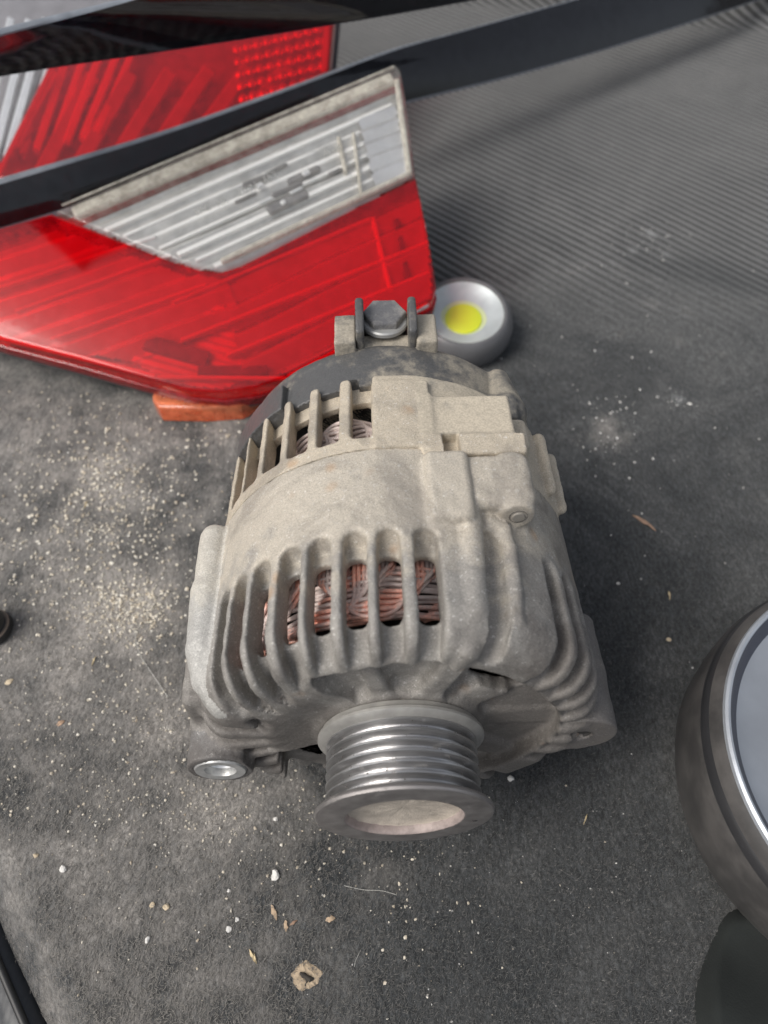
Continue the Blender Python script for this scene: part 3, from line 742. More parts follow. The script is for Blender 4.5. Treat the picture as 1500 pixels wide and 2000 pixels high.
# crumbs of sand and grit
def crumbs(name, label, mat, spots, smin_, smax_, pw=3):
    pts = []; sz = []
    for (x, y_, sx, sy, n) in spots:
        qx = rng.normal(x, sx, n); qy = rng.normal(y_, sy, n)
        for a, b in zip(qx, qy):
            p = at(a, b, 0); p[2] = hgt(p[0], p[1])
            if (-(p[0]+14.25)*.78-(p[1]+5.0)*.62) > .2: continue
            pts.append(p); sz.append((smin_+(smax_-smin_)*random.random()**pw)*(1-.42*min(1, max(0, (b-950)/450))))
    pts = np.array(pts); sz = np.array(sz); n = len(pts)
    t = (1+5**.5)/2
    iv = np.array([(-1, t, 0), (1, t, 0), (-1, -t, 0), (1, -t, 0), (0, -1, t), (0, 1, t), (0, -1, -t), (0, 1, -t), (t, 0, -1), (t, 0, 1), (-t, 0, -1), (-t, 0, 1)])/1.9
    ifc = np.array([(0, 11, 5), (0, 5, 1), (0, 1, 7), (0, 7, 10), (0, 10, 11), (1, 5, 9), (5, 11, 4), (11, 10, 2), (10, 7, 6), (7, 1, 8), (3, 9, 4), (3, 4, 2), (3, 2, 6), (3, 6, 8), (3, 8, 9), (4, 9, 5), (2, 4, 11), (6, 2, 10), (8, 6, 7), (9, 8, 1)])
    V = iv[None]*rng.uniform(.6, 1.35, (n, 12, 1))*(sz[:, None, None]); V[:, :, 2] *= .7
    sc = rng.uniform(.6, 1.25, (n, 1, 2)); V[:, :, :2] *= sc
    V = (V+pts[:, None]+np.array((0, 0, .4))*sz[:, None, None]).reshape(-1, 3)
    F = (ifc[None]+np.arange(n)[:, None, None]*12).reshape(-1, 3)
    o = mesh(name, V, F, mat, smooth=False); return tag(o, label, 'grit', kind='stuff')
def grit(name, cols):
    M = NT(name); nz = M.noise(330, 2); M.set(Base_Color=M.ramp(nz, [(.3, cols[0]), (.5, cols[1]), (.7, cols[2])]), Roughness=.85, Normal=M.bump(M.noise(2500, 2), .3, .0002)); return M.m
m_grit = grit('pale_sand_grit', ((.46, .38, .28), (.66, .60, .49), (.80, .77, .70)))
m_grit2 = grit('white_grit', ((.55, .53, .49), (.70, .68, .64), (.80, .79, .77)))
crumbs('sand_grit', 'pale sand and grit spilled over the dark carpet left of the alternator', m_grit,
       [(200, 930, 150, 120, 900), (230, 1010, 80, 55, 700), (250, 1190, 50, 35, 1300), (120, 1120, 110, 90, 700), (200, 1330, 160, 110, 700), (290, 850, 140, 60, 420), (330, 1400, 50, 60, 260), (210, 920, 35, 28, 200),
        (320, 1560, 130, 60, 420), (500, 1590, 110, 50, 260), (420, 1700, 260, 130, 260), (700, 1680, 140, 35, 90), (790, 1740, 50, 40, 40), (600, 1850, 330, 90, 110), (150, 1500, 120, 90, 300)], .016, .125, 3.0)
crumbs('white_grit', 'small white grains scattered over the carpet right of the alternator', m_grit2,
       [(1150, 760, 110, 130, 70), (1185, 830, 35, 40, 90), (1300, 1000, 110, 240, 60), (1130, 1600, 140, 130, 60), (200, 900, 170, 160, 150), (1270, 480, 35, 25, 55), (1320, 780, 18, 12, 24), (1230, 470, 40, 14, 36), (1000, 1850, 300, 100, 50), (500, 1750, 280, 130, 60)], .015, .085, 3.8)
def pebble(px, py, s, label, mat, flat=.7, name='pebble', cat='pebble', grp=None, elong=1.0, rot=0.0):
    import bmesh
    bm = bmesh.new(); bmesh.ops.create_icosphere(bm, subdivisions=2, radius=1)
    rr = np.random.default_rng(int(px*7+py)); k = rr.normal(0, 1, (5, 3))
    for v in bm.verts:
        c = np.array(v.co); f = 1+.13*sum(math.sin(2.1*(c@q)+i) for i, q in enumerate(k))
        c = c*f; c = np.array((c[0]*elong, c[1], c[2]*flat)); c = np.array((c[0]*math.cos(rot)-c[1]*math.sin(rot), c[0]*math.sin(rot)+c[1]*math.cos(rot), c[2]))*s*U; v.co = c
    me = bpy.data.meshes.new(name); bm.to_mesh(me); bm.free()
    o = link(name, me, mat); o.location = fl(px, py, s*flat*.6)*U; return tag(o, label, cat, grp)
m_w = simple('white_stone', (.72, .70, .66), .7, 0, 1200, .4, .12, 300); m_b = simple('buff_stone', (.56, .46, .32), .75, 0, 1200, .4, .2, 300); m_rd = simple('rusty_stone', (.45, .30, .20), .75, 0, 1200, .4, .2, 300)
pebble(538, 1710, .17, 'largest white pebble, on the carpet below left of the pulley', m_w)
pebble(447, 1740, .07, 'small round white pebble to the lower left of the largest white pebble', m_w)
pebble(288, 1836, .12, 'oval white pebble on the carpet towards the lower left corner', m_w, .6, elong=.8)
pebble(325, 1772, .13, 'flat tan stone chip near the lower left, right of a smaller tan one', m_b, .5)
pebble(298, 1768, .10, 'smaller tan stone chip left of the flat tan chip at the lower left', m_b, .5)
pebble(125, 1698, .12, 'grey white angular pebble near the left edge of the carpet', m_w, .6)
pebble(72, 1672, .10, 'orange tan pebble at the left edge below the sand spill', m_b)
pebble(997, 1522, .13, 'cream crumb on the carpet right of the pulley, under the housing', m_w, .7)
pebble(538, 1600, .09, 'white crumb just left of the front of the pulley', m_w)
pebble(463, 1796, .08, 'white pebble beside the pale wood splinters', m_w); pebble(446, 1814, .10, 'white chip left of the brown leaf bits', m_w, .5)
pebble(118, 1412, .12, 'orange brown crumb in the sand left of the mounting lug', m_rd, .5, elong=1.5, rot=.5)
pebble(18, 1332, .12, 'tan crumb at the left edge of the photo beside the black knob', m_b, .5, elong=1.5, rot=.3)
pebble(1305, 1250, .10, 'tan crumb on the bare carpet right of the alternator', m_b, .6); pebble(1207, 1140, .09, 'white speck high on the carpet right of the alternator', m_w)
def flake(px, py, L, W, ang, label, mat, name, cat, curl=.06):
    m = 7; V = []; F = []
    for i in range(m):
        u = i/(m-1)-.5; wd = W*math.cos(u*math.pi)**.6*(.5+.12*math.sin(i*2.3+px)) if abs(u) < .5 else W*.08
        for sgn, zz in ((-1, 0), (1, 0), (1, -.03), (-1, -.03)):
            V.append((u*L, sgn*wd+.1*W*math.sin(i*1.9), zz+curl*(1-4*u*u)+.04+.02*sgn*math.sin(i)))
    for i in range(m-1):
        for k in range(4): F.append((i*4+k, i*4+(k+1) % 4, (i+1)*4+(k+1) % 4, (i+1)*4+k))
    F += [(0, 1, 2, 3), tuple((m-1)*4+k for k in (3, 2, 1, 0))]
    b = MB().add(V, F); o = b.build(name, mat, None, True, 40, True); o.location = fl(px, py)*U; o.rotation_euler = (0, 0, ang); return tag(o, label, cat)
m_leaf = simple('dry_leaf', (.34, .22, .15), .8, 0, 900, .4, .3, 250); m_wood = simple('splinter_wood', (.62, .50, .30), .75, 0, 900, .4, .2, 400); m_leaf2 = simple('pale_dry_leaf', (.50, .37, .25), .8, 0, 900, .4, .25, 250)
flake(535, 1782, .62, .17, -1.1, 'reddish brown dry leaf scrap below the pulley', m_leaf2, 'leaf_scrap', 'leaf scrap')
flake(558, 1808, .42, .15, -1.4, 'pale leaf scrap touching the reddish brown one', m_leaf2, 'leaf_scrap', 'leaf scrap')
flake(573, 1802, .35, .10, .6, 'narrow tan leaf scrap, right one of the cluster below the pulley', m_leaf, 'leaf_scrap', 'leaf scrap')
flake(492, 1866, .52, .10, -1.0, 'yellow wood splinter lying on the carpet near the bottom', m_wood, 'wood_splinter', 'splinter'); flake(498, 1872, .42, .06, -1.2, 'thin wood splinter beside the yellow one', m_wood, 'wood_splinter', 'splinter')
flake(645, 1795, .4, .2, .3, 'torn brown leaf scrap right of the other scraps', m_leaf2, 'leaf_scrap', 'leaf scrap')
flake(1258, 1022, 1.5, .22, -.75, 'long brown leaf strip on the carpet right of the alternator', m_leaf, 'leaf_scrap', 'leaf scrap', .1)
flake(1306, 1165, .5, .07, 1.5, 'small upright straw piece on the carpet at right', m_wood, 'straw_bit', 'straw'); flake(1143, 1600, .5, .05, 1.1, 'greenish straw bit right of the pulley', m_wood, 'straw_bit', 'straw')
flake(168, 985, .5, .07, 1.5, 'straw bit standing upright in the sand spill', m_wood, 'straw_bit', 'straw'); flake(183, 1290, .5, .06, 1.4, 'curved straw bit in the sand near the left mounting lug', m_wood, 'straw_bit', 'straw')
def hair(pts, label, mat, r=.012):
    P = np.array([fl(*p, .08) for p in pts]); t = np.linspace(0, len(P)-1, 40); i = np.minimum(t.astype(int), len(P)-2)
    u = (t-i)[:, None]; u = u
    Pm = [P[max(k-1, 0)]*(-.5*v+v*v-.5*v**3)+P[k]*(1-2.5*v*v+1.5*v**3)+P[k+1]*(.5*v+2*v*v-1.5*v**3)+P[min(k+2, len(P)-1)]*(-.5*v*v+.5*v**3) for k, v in zip(i, u[:, 0])]
    return tag(MB().tube(Pm, r, 5).build('hair', mat, split=None), label, 'hair')
m_hair = simple('pale_hair', (.55, .54, .50), .4)
hair([(262, 1230), (272, 1275), (300, 1320), (328, 1362)], 'long pale hair lying across the sand spill', m_hair); hair([(672, 1730), (710, 1738), (745, 1740), (775, 1748)], 'pale hair curling on the carpet below the pulley', m_hair, .010)
hair([(1480*0+705, 1855), (695, 1875), (692, 1888)], 'short pale hair near the carpet clip', m_hair, .008)
for k in range(26):
    pass
# carpet clip hole at the bottom
cl = thing('carpet_clip', 'beige ringed hole with a dark torn slot in the carpet at the bottom', 'carpet hole', fl(598, 1906))
rgm = MB().lathe([(.06, .02), (.14, .05), (.26, .08), (.40, .055), (.52, .015), (.58, -.05), (.1, -.05)], 40, 'z')
rgm.V = [(x_*(1+.13*math.sin(2*math.atan2(y_, x_)+1)+.07*math.sin(5*math.atan2(y_, x_))+.04*math.sin(11*math.atan2(y_, x_))), y_*(.9+.12*math.sin(3*math.atan2(y_, x_)+2)+.05*math.sin(9*math.atan2(y_, x_))), z_+.02*math.sin(x_*23+y_*17)) for x_, y_, z_ in rgm.V]
rgm.build('felt_ring', simple('beige_felt', (.42, .33, .23), .95, 0, 1200, .6, .25, 300), cl)
ts_ = MB().tube([(-.26, .10, .06), (-.12, .02, .085), (.02, -.04, .08), (.16, -.12, .09), (.30, -.10, .06)], (.04, .10, .08, .11, .04), 9); ts_.tube([(-.02, -.02, .08), (.03, -.18, .07), (-.03, -.34, .05)], (.07, .05, .02), 7)
ts_.build('torn_slot', simple('slot_dark', (.05, .043, .035), .9), cl)

# ------------------------------------------------------------------ dark sill, knob and cloth at the picture's rims
def gloss(name, col, rough, **kw):
    M = NT(name); n_ = M.noise(30, 5, .6); f = M.noise(500, 4, .7, stretch=((1, .15, 1), (0, 0, .5)))
    du = M.range(M.math('ADD', n_, M.math('MULTIPLY', f, .4)), .62, .9)
    c = M.mix(M.math('MULTIPLY', du, .15), col, (.20, .20, .20))
    return M.set(Base_Color=c, Roughness=M.range(du, 0, 1, rough, rough+.35), Coat_Weight=.15, Coat_Roughness=.25, **kw)
sill = thing('sill_trim', 'glossy dark plastic boot sill in the lower left corner', 'sill trim')
sv = []; sf = []; prf = [(-.6, -1.3), (-.15, -1.0), (.2, -.92), (.8, -1.1), (3, -2.4), (8, -4.5)]
e = np.array((.62, -.78)); nn = np.array((-.78, -.62))
for i, u in enumerate(np.linspace(-14, 14, 15)):
    for a, z in prf:
        p = np.array((-14.45, -5.2))+e*u+nn*a; sv.append((p[0], p[1], z+.05*math.sin(u)))
for i in range(14):
    for k in range(len(prf)-1): sf.append((i*6+k, i*6+k+1, (i+1)*6+k+1, (i+1)*6+k))
so_ = MB().add(sv, sf).build('sill_panel', gloss('dark_sill_plastic', (.012, .015, .020), .5), sill, fix=True)
so_.modifiers.new('s', 'SOLIDIFY').thickness = .002
MB().tube([(*(np.array((-14.45, -5.2))+e*u+nn*.05), -.82) for u in np.linspace(-14, 14, 30)], .16, 8).build('seal_bead', simple('black_rubber', (.02, .02, .02), .5), sill, split=None)
kp = at(-28, 1215, 1.0)
kn = thing('rubber_stopper', 'round black rubber stopper cut off by the left edge', 'rubber stopper', (kp[0], kp[1], 0))
MB().lathe([(0, 1.5), (.5, 1.5), (.78, 1.3), (.85, .9), (.7, .7), (.95, .5), (1.0, .2), (.9, 0), (0, 0)], 32, 'z').build('stopper_body', simple('black_rubber2', (.018, .018, .018), .45), kn)
MB().lathe([(.8, .62), (.93, .66), (.95, .58), (.8, .5)], 32, 'z').build('dusty_groove', simple('dust_ring', (.25, .2, .16), .9), kn)
m_cloth = simple('dark_green_cloth', (.013, .016, .015), .95, 0, 1200, .4, .25, 40)
gx = np.linspace(0, 1, 90); Vb = []; Fb = []
for i, u in enumerate(gx):
    for j, v in enumerate(gx):
        x_ = 11.2+u*14; y_ = -11+v*9.6
        edge = sstep(np.array(u*14-(-.3+3.1*v**2.2+.3*math.sin(v*7))), 0, .8)
        far = sstep(np.array(1-v), 0, .12)
        Vb.append((x_, y_, -.6+float(edge*far)*(1.5+.35*math.sin(u*9+v*3)+.2*math.sin(v*13+u*4))))
for i in range(89):
    for j in range(89): Fb.append((i*90+j, (i+1)*90+j, (i+1)*90+j+1, i*90+j+1))
ck = mesh('folded_cloth', Vb, Fb, m_cloth); tag(ck, 'dark greenish cloth bunched up in the lower right corner', 'cloth'); ck.modifiers.new('s', 'SOLIDIFY').thickness = .0015

# ------------------------------------------------------------------ round lamps
def glassy(name, col, rough=.08, ior=1.45, refl=1.0, diffuse=0.0, dcol=(.5, .5, .5), bump=None):
    """thin clear plastic shell: what passes straight through plus a surface reflection"""
    M = NT(name); M.t.nodes.remove(M.b)
    tr = M.n('ShaderNodeBsdfTransparent'); tr.inputs[0].default_value = (*col, 1)
    gl = M.n('ShaderNodeBsdfGlossy'); gl.inputs['Roughness'].default_value = rough; gl.inputs[0].default_value = (refl, refl, refl, 1)
    fr = M.n('ShaderNodeFresnel'); ge = M.n('ShaderNodeNewGeometry'); M.l(M.range(ge.outputs['Backfacing'], 0, 1, ior, 1/ior), fr.inputs[0])   # a thin wall reflects alike from both sides
    n1 = M.noise(160, 5, .7); n2 = M.noise(1500, 3, .7)
    rg = M.range(n1, .45, .75, rough, rough+.10); M.l(rg, gl.inputs['Roughness'])
    cur = tr.outputs[0]
    if diffuse > 0:
        df = M.n('ShaderNodeBsdfDiffuse'); df.inputs[0].default_value = (*dcol, 1); mx = M.n('ShaderNodeMixShader')
        M.l(M.math('MULTIPLY', M.range(n1, .3, .7, .6, 1.4), diffuse), mx.inputs[0]); M.l(cur, mx.inputs[1]); M.l(df.outputs[0], mx.inputs[2]); cur = mx.outputs[0]
    if bump:
        bb = M.bump(M.noise(bump[0], 3), bump[1], bump[2]); M.l(bb, gl.inputs['Normal']); M.l(bb, fr.inputs['Normal'])
    m2 = M.n('ShaderNodeMixShader'); M.l(fr.outputs[0], m2.inputs[0]); M.l(cur, m2.inputs[1]); M.l(gl.outputs[0], m2.inputs[2])
    M.l(m2.outputs[0], M.out.inputs[0]); return M.m
pk_ = thing('puck_light', 'small round grey work light with a yellow LED disc behind the alternator', 'work light', (5.15, 31.9, hgt(5.15, 31.9)), (math.radians(9), 0, 0))
MB().lathe([(0, 0), (2.7, 0), (3.0, .25), (3.2, .8), (3.25, 1.4), (3.1, 2.0), (2.85, 2.4), (2.7, 2.5), (2.55, 2.48), (2.5, 2.35), (2.5, 1.9), (0, 1.9)], 72, 'z').build('light_body', simple('smoky_grey_rubber', (.125, .125, .13), .35, 0, 700, .1, .12), pk_)
MB().lathe([(2.5, 2.34), (2.2, 2.1), (1.5, 1.45), (1.05, 1.25), (.9, 1.22), (0, 1.22)], 72, 'z').build('reflector', simple('satin_reflector', (.66, .67, .68), .34, .7), pk_) if False else None
MB().lathe([(2.52, 2.38), (2.35, 2.3), (1.9, 2.08), (1.3, 1.95), (1.05, 1.93), (0, 1.93)], 72, 'z').build('reflector', simple('satin_reflector', (.62, .64, .65), .38, .3), pk_)
MB().lathe([(0, 2.10), (1.10, 2.10), (1.17, 2.06), (1.2, 1.9)], 48, 'z', (-.05, -.25, 0)).build('led_disc', simple('phosphor_yellow', (.80, .86, .03), .5, 0, None, 0, .04), pk_)
MB().lathe([(1.18, 1.99), (1.5, 1.99), (1.52, 1.9)], 48, 'z', (-.05, -.25, 0)).build('led_halo', simple('pale_halo', (.72, .76, .42), .5, 0, None, 0, .04), pk_)  # pale ring that paints a soft halo round the disc
MB().lathe([(2.54, 2.40), (2.2, 2.56), (1.4, 2.7), (0, 2.76)], 72, 'z').build('lens', glassy('clear_lens', (.93, .95, .95), .12, 1.45), pk_)
bd = thing('round_lamp', 'large round dark lamp housing with a silver rim, cut off by the right edge', 'round lamp', (20.7, 2.45, 0))
def worn_brown():
    M = NT('worn_dark_brown_shell'); n_ = M.noise(40, 5, .65); f = M.noise(500, 3)
    c = M.mix(M.range(n_, .35, .65), (.050, .048, .047), (.100, .094, .090)); return M.set(Base_Color=c, Roughness=.42, Normal=M.bump(f, .15, .0003), Coat_Weight=.2, Coat_Roughness=.3)
MB().lathe([(0, 0), (7.2, 0), (7.7, .3), (8.05, 1.4), (8.2, 3.0), (8.22, 4.2), (8.1, 5.0), (7.85, 5.6), (7.66, 5.85)], 128, 'z').build('lamp_shell', worn_brown(), bd)
MB().lathe([(7.66, 5.85), (7.62, 6.0), (7.52, 6.08), (7.42, 6.02), (7.38, 5.88)], 128, 'z').build('silver_rim', simple('silver_rim', (.46, .49, .53), .42, .5, 600, .1), bd)
MB().lathe([(7.41, 5.95), (7.2, 5.6), (6.95, 5.36)], 128, 'z').build('dark_inner_wall', simple('dark_blue_wall', (.05, .055, .075), .3), bd)
MB().lathe([(6.97, 5.37), (6.6, 5.2), (5.5, 4.85), (4, 4.65), (2, 4.55), (0, 4.5)], 128, 'z').build('reflector_dish', simple('pale_blue_dish', (.34, .36, .39), .32, .45, 500, .08, .15, 25), bd)
MB().lathe([(7.75, 5.5), (8.02, 5.25), (8.12, 4.95), (8.14, 4.8), (7.9, 5.0)], 128, 'z').build('outer_lip', simple('black_lip', (.03, .03, .032), .3), bd)

# ------------------------------------------------------------------ tail lamps
RED = (.93, .012, .03)
m_red = glassy('red_lens', RED, .1, 1.49, 1.0, .17, (.75, .006, .018), (30, .05, .002))
m_red_side = glassy('red_lens_side', (.8, .01, .02), .12, 1.49, 1.0, .45, (.42, .004, .012))
m_clear = glassy('dusty_clear_lens', (.97, .97, .96), .10, 1.49, 1.0, .13, (.66, .63, .57), (30, .05, .002))
m_clear_rim = glassy('yellowed_clear_rim', (.85, .83, .78), .2, 1.49, 1.0, .70, (.62, .585, .51))
m_refl = simple('silvered_reflector', (.86, .88, .90), .24, .9, None, 0, .08)
m_refl3 = simple('dark_silver_flutes', (.50, .50, .49), .3, .6, None, 0, .25, 90); m_refl2 = simple('grey_reflector', (.70, .71, .73), .3, .8, None, 0, .1); m_crest = simple('bright_crest', (.80, .80, .80), .3, .1, None, 0, .04)  # darker flutes and pale crests put the relief shading into the colour
m_white_in = simple('satin_inner_plastic', (.66, .66, .66), .3, .5, None, 0, .08)
m_dark_bar = simple('dark_bar', (.14, .14, .15), .35, .3)
m_body = simple('lamp_back_plastic', (.055, .055, .06), .5)
LA = Plane(3.4, .38, 25.5, -.02)
lamp = thing('tail_lamp', 'front red and clear car tail lamp, whole, lying behind the alternator', 'tail lamp', (-10, 34, 0))
def inv(o_):                                # parts keep world coordinates: cancel the parent's offset
    o_.location = -Vector(lamp.location) if o_.parent is lamp else o_.location; return o_
def W(P, pts): return [P.at(*p) for p in pts]
clear_px = [(106, 412), (755, 131), (772, 124), (783, 138), (800, 235), (812, 343), (720, 387), (470, 514), (430, 526), (388, 521), (330, 503)]
red_px = [(100, 415), (330, 507), (388, 525), (430, 530), (470, 518), (720, 391), (813, 347), (836, 460), (853, 560), (846, 582), (700, 662), (560, 735), (500, 756), (430, 765), (365, 760), (290, 740), (150, 700), (-20, 655), (-160, 610), (-260, 560), (-270, 520)]
def LB(name, outline, n, depth, bev, mat, par, bottom=False, taper=0):
    V, F = slab(outline, n, depth, bev, bottom, 4, taper); b = MB().add(V, F); o = b.build(name, mat, par, True, 30); inv(o); return o
rl = LB('red_lens', W(LA, red_px), LA.n, 1.5, .22, m_red, lamp)
cl_ = LB('clear_lens', W(LA, clear_px), LA.n, 1.5, .22, m_clear, lamp)
whole = [(-268, 515), (-100, 480), (100, 409), (755, 127), (772, 121), (787, 136), (816, 343), (840, 460), (857, 562), (850, 586), (700, 667), (560, 740), (500, 761), (430, 770), (365, 765), (290, 745), (150, 705), (-20, 660), (-160, 615), (-266, 562)]
o_ = LB('lens_rim', [p-LA.n*1.25 for p in W(LA, whole)], LA.n, .9, .1, m_red_side, lamp)
LB('lamp_back', [p-LA.n*2.1 for p in W(LA, whole)], LA.n, 2.2, .3, m_body, lamp, True, 1.6)
def bar(P, a, b, wd, depth, h, mat, name, par, nrm, round_=.06, tilt=0.0):
    """long bar on the plane P from pixel a to pixel b, wd wide (cm), its top depth below the lens"""
    A = P.at(*a)-nrm*depth; B = P.at(*b)-nrm*depth; ex = B-A; L = np.linalg.norm(ex); ex /= L; ey = np.cross(nrm, ex)
    R = np.stack([ex, ey*math.cos(tilt)+nrm*math.sin(tilt), nrm*math.cos(tilt)-ey*math.sin(tilt)], 1)
    b_ = MB().box((0, -wd/2, -h), (L, wd/2, 0), round_, R, A); o = b_.build(name, mat, par, True, 30); o.location = -Vector(par.location) if par is lamp else o.location
    return o
# inner floor of the lamp
m_red_in = simple('pink_inner_plastic', (.55, .54, .54), .4, .1, None, 0, .1)
flo = LB('inner_floor', inset(np.array([p-LA.n*1.35 for p in W(LA, whole)])[::-1] if False else np.array([p-LA.n*1.35 for p in W(LA, whole)]), LA.n, -.25), LA.n, .12, .03, m_red_in, lamp)
def inside(poly, X, Y):
    c = np.zeros(X.shape, bool); n = len(poly)
    for k in range(n):
        x0, y0 = poly[k]; x1, y1 = poly[(k+1) % n]
        if y0 == y1: continue
        m = ((Y > min(y0, y1)) & (Y <= max(y0, y1))); xi = x0+(Y-y0)*(x1-x0)/(y1-y0); c ^= m & (X < xi)
    return c
def fluted(P, poly_px, a, b, period, amp, depth, mat, name, par, step=.11, cross=0.0):
    """a sheet pressed into parallel flutes that run from a to b, cut to an outline, depth cm below plane P"""
    n = P.n; O = P.at(*a)-n*depth; ex = P.at(*b)-P.at(*a); ex /= np.linalg.norm(ex); ey = np.cross(n, ex)
    Q = np.array([P.at(*q)-n*depth-O for q in poly_px]); q2 = np.stack([Q@ex, Q@ey], 1)
    lo = q2.min(0)-.2; hi = q2.max(0)+.2; us = np.arange(lo[0], hi[0], step*1.6); vs_ = np.arange(lo[1], hi[1], step)
    Uu, Vv = np.meshgrid(us, vs_, indexing='ij'); f = (Vv/period+.04*np.sin(Uu*.5)) % 1.0
    h = amp*(np.minimum(f/.72, (1-f)/.28)**.8)+cross*np.sin(Uu*2.2)+.02*np.sin(Uu*.9+Vv)
    W3 = O+Uu[..., None]*ex+Vv[..., None]*ey+h[..., None]*n
    I = np.arange(Uu.size).reshape(Uu.shape); F = np.stack([I[:-1, :-1], I[1:, :-1], I[1:, 1:], I[:-1, 1:]], -1).reshape(-1, 4)
    cu = (Uu[:-1, :-1]+step*.8).ravel(); cv = (Vv[:-1, :-1]+step*.5).ravel(); F = F[inside([tuple(q) for q in q2], cu, cv)]
    us_, inv_ = np.unique(F, return_inverse=True)
    o = mesh(name, W3.reshape(-1, 3)[us_], inv_.reshape(-1, 4), mat, par); o.location = -Vector(par.location); return o
fluted(LA, [(150, 425), (775, 160), (806, 335), (718, 380), (468, 508), (430, 518), (390, 514), (330, 497)], (330, 497), (806, 290), 1.12, .52, 1.12, m_refl3, 'fluted_reflector', lamp)
fluted(LA, [(700, 225), (772, 190), (800, 330), (735, 362)], (700, 300), (800, 262), 1.0, .2, .62, m_refl2, 'end_reflector', lamp)
for k in range(7):
    t = (k+.35)/7; a = np.array((185, 432))*(1-t)+np.array((436, 516))*t; b = np.array((765, 180))*(1-t)+np.array((800, 345))*t
    bar(LA, tuple(a), tuple(b), .22 if k % 2 else .32, .62, .3, m_crest, 'flute_crest', lamp, LA.n, .05, 0)
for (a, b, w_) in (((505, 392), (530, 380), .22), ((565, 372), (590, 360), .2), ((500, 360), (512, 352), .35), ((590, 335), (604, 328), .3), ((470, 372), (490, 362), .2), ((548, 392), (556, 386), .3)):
    bar(LA, a, b, w_, .20, .2, m_bright, 'bulb_glint', lamp, LA.n, .06, 0)  # bright bars standing in for reflections on the chrome
# rim strip inside the top edge and right edge of the clear lens
bar(LA, (140, 412), (768, 146), .85, .10, .5, m_clear_rim, 'lens_border', lamp, LA.n, .12, 0)
bar(LA, (120, 400), (770, 128), .12, -.02, .2, m_clear_rim, 'lens_border', lamp, LA.n, .05, 0)
bar(LA, (775, 150), (800, 335), .35, .08, .5, m_clear_rim, 'lens_border', lamp, LA.n, .1, 0)
bar(LA, (430, 505), (800, 333), .30, .12, .5, m_clear_rim, 'lens_border', lamp, LA.n, .1, 0)
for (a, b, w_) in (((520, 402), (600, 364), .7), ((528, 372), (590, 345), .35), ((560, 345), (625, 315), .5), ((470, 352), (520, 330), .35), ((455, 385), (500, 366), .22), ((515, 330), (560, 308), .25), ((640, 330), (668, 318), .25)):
    bar(LA, a, b, w_, .45, .4, m_dark_bar, 'dark_bar', lamp, LA.n, .15, .2)  # dark bars for the bulb hole and painted dark chrome reflections
for (a, b, w_) in (((660, 258), (675, 330), .25), ((690, 250), (705, 372), .2)):
    bar(LA, a, b, w_, .25, .5, m_clear_rim, 'inner_rib', lamp, LA.n, .08, 0)
# bars and steps under the red lens
fluted(LA, [(-255, 530), (0, 470), (100, 432), (330, 515), (440, 532), (460, 590), (400, 640), (250, 690), (130, 680), (-60, 630), (-240, 575)], (0, 560), (330, 450), 1.35, .62, 1.25, m_white_in, 'fluted_reflector', lamp)
fluted(LA, [(430, 555), (470, 530), (822, 372), (838, 460), (846, 565), (700, 645), (560, 718), (470, 722)], (430, 700), (842, 505), 1.75, .75, 1.35, m_white_in, 'reflector_basin', lamp)
fluted(LA, [(235, 685), (430, 570), (485, 722), (430, 745), (330, 735)], (250, 690), (440, 740), .5, .15, 1.2, m_red_in, 'small_prism_field', lamp)
for (a, b, w_, dp) in (((330, 582), (725, 414), .2, .50), ((348, 656), (838, 462), .24, .50), ((438, 686), (842, 520), .24, .50), ((20, 600), (330, 487), .22, .45), ((-30, 560), (300, 450), .22, .45), ((90, 655), (400, 545), .22, .45), ((728, 410), (765, 560), .30, .6), ((300, 728), (560, 730), .22, .5), ((560, 728), (838, 584), .25, .4), ((-10, 650), (300, 726), .3, .5)):
    bar(LA, a, b, w_, dp, .4, m_crest, 'bright_ridge', lamp, LA.n, .08, 0)
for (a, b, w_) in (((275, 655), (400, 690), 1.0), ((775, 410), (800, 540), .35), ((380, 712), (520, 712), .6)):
    bar(LA, a, b, w_, .75, .3, m_dark_bar, 'dark_recess', lamp, LA.n, .05, 0)
# moulded letters on the clear lens
def text(s_, px_, py_, size, ang_px, P, par, mat):
    cu = bpy.data.curves.new('lens_lettering', 'FONT'); cu.body = s_; cu.size = size*U; cu.extrude = .012*U; cu.align_x = 'CENTER'; cu.resolution_u = 2
    tmp = bpy.data.objects.new('lens_lettering', cu); C.objects.link(tmp); bpy.context.view_layer.update()
    me = bpy.data.meshes.new_from_object(tmp.evaluated_get(bpy.context.evaluated_depsgraph_get())); C.objects.unlink(tmp); bpy.data.objects.remove(tmp)
    o = link('lens_lettering', me, mat, par)
    A = P.at(px_, py_); B = P.at(px_+ang_px[0], py_+ang_px[1]); ex = (B-A)/np.linalg.norm(B-A); ey = np.cross(P.n, ex)
    M4 = Matrix(np.stack([ex, ey, P.n], 1).tolist()).to_4x4(); M4.translation = Vector((A+P.n*.015)*U)-Vector(par.location); o.matrix_local = M4; return o
m_let = glassy('moulded_letter', (.82, .82, .80), .2, 1.49, 1.0, .35, (.55, .55, .53))
for s_, x_, y_, z_ in (('SAE', 398, 415, .62), ('RR', 437, 400, .62), ('2091', 487, 375, .75), ('(E)', 530, 350, .8), ('A04', 652, 300, .72)):
    text(s_, x_, y_, z_, (100, -43), LA, lamp, m_let)

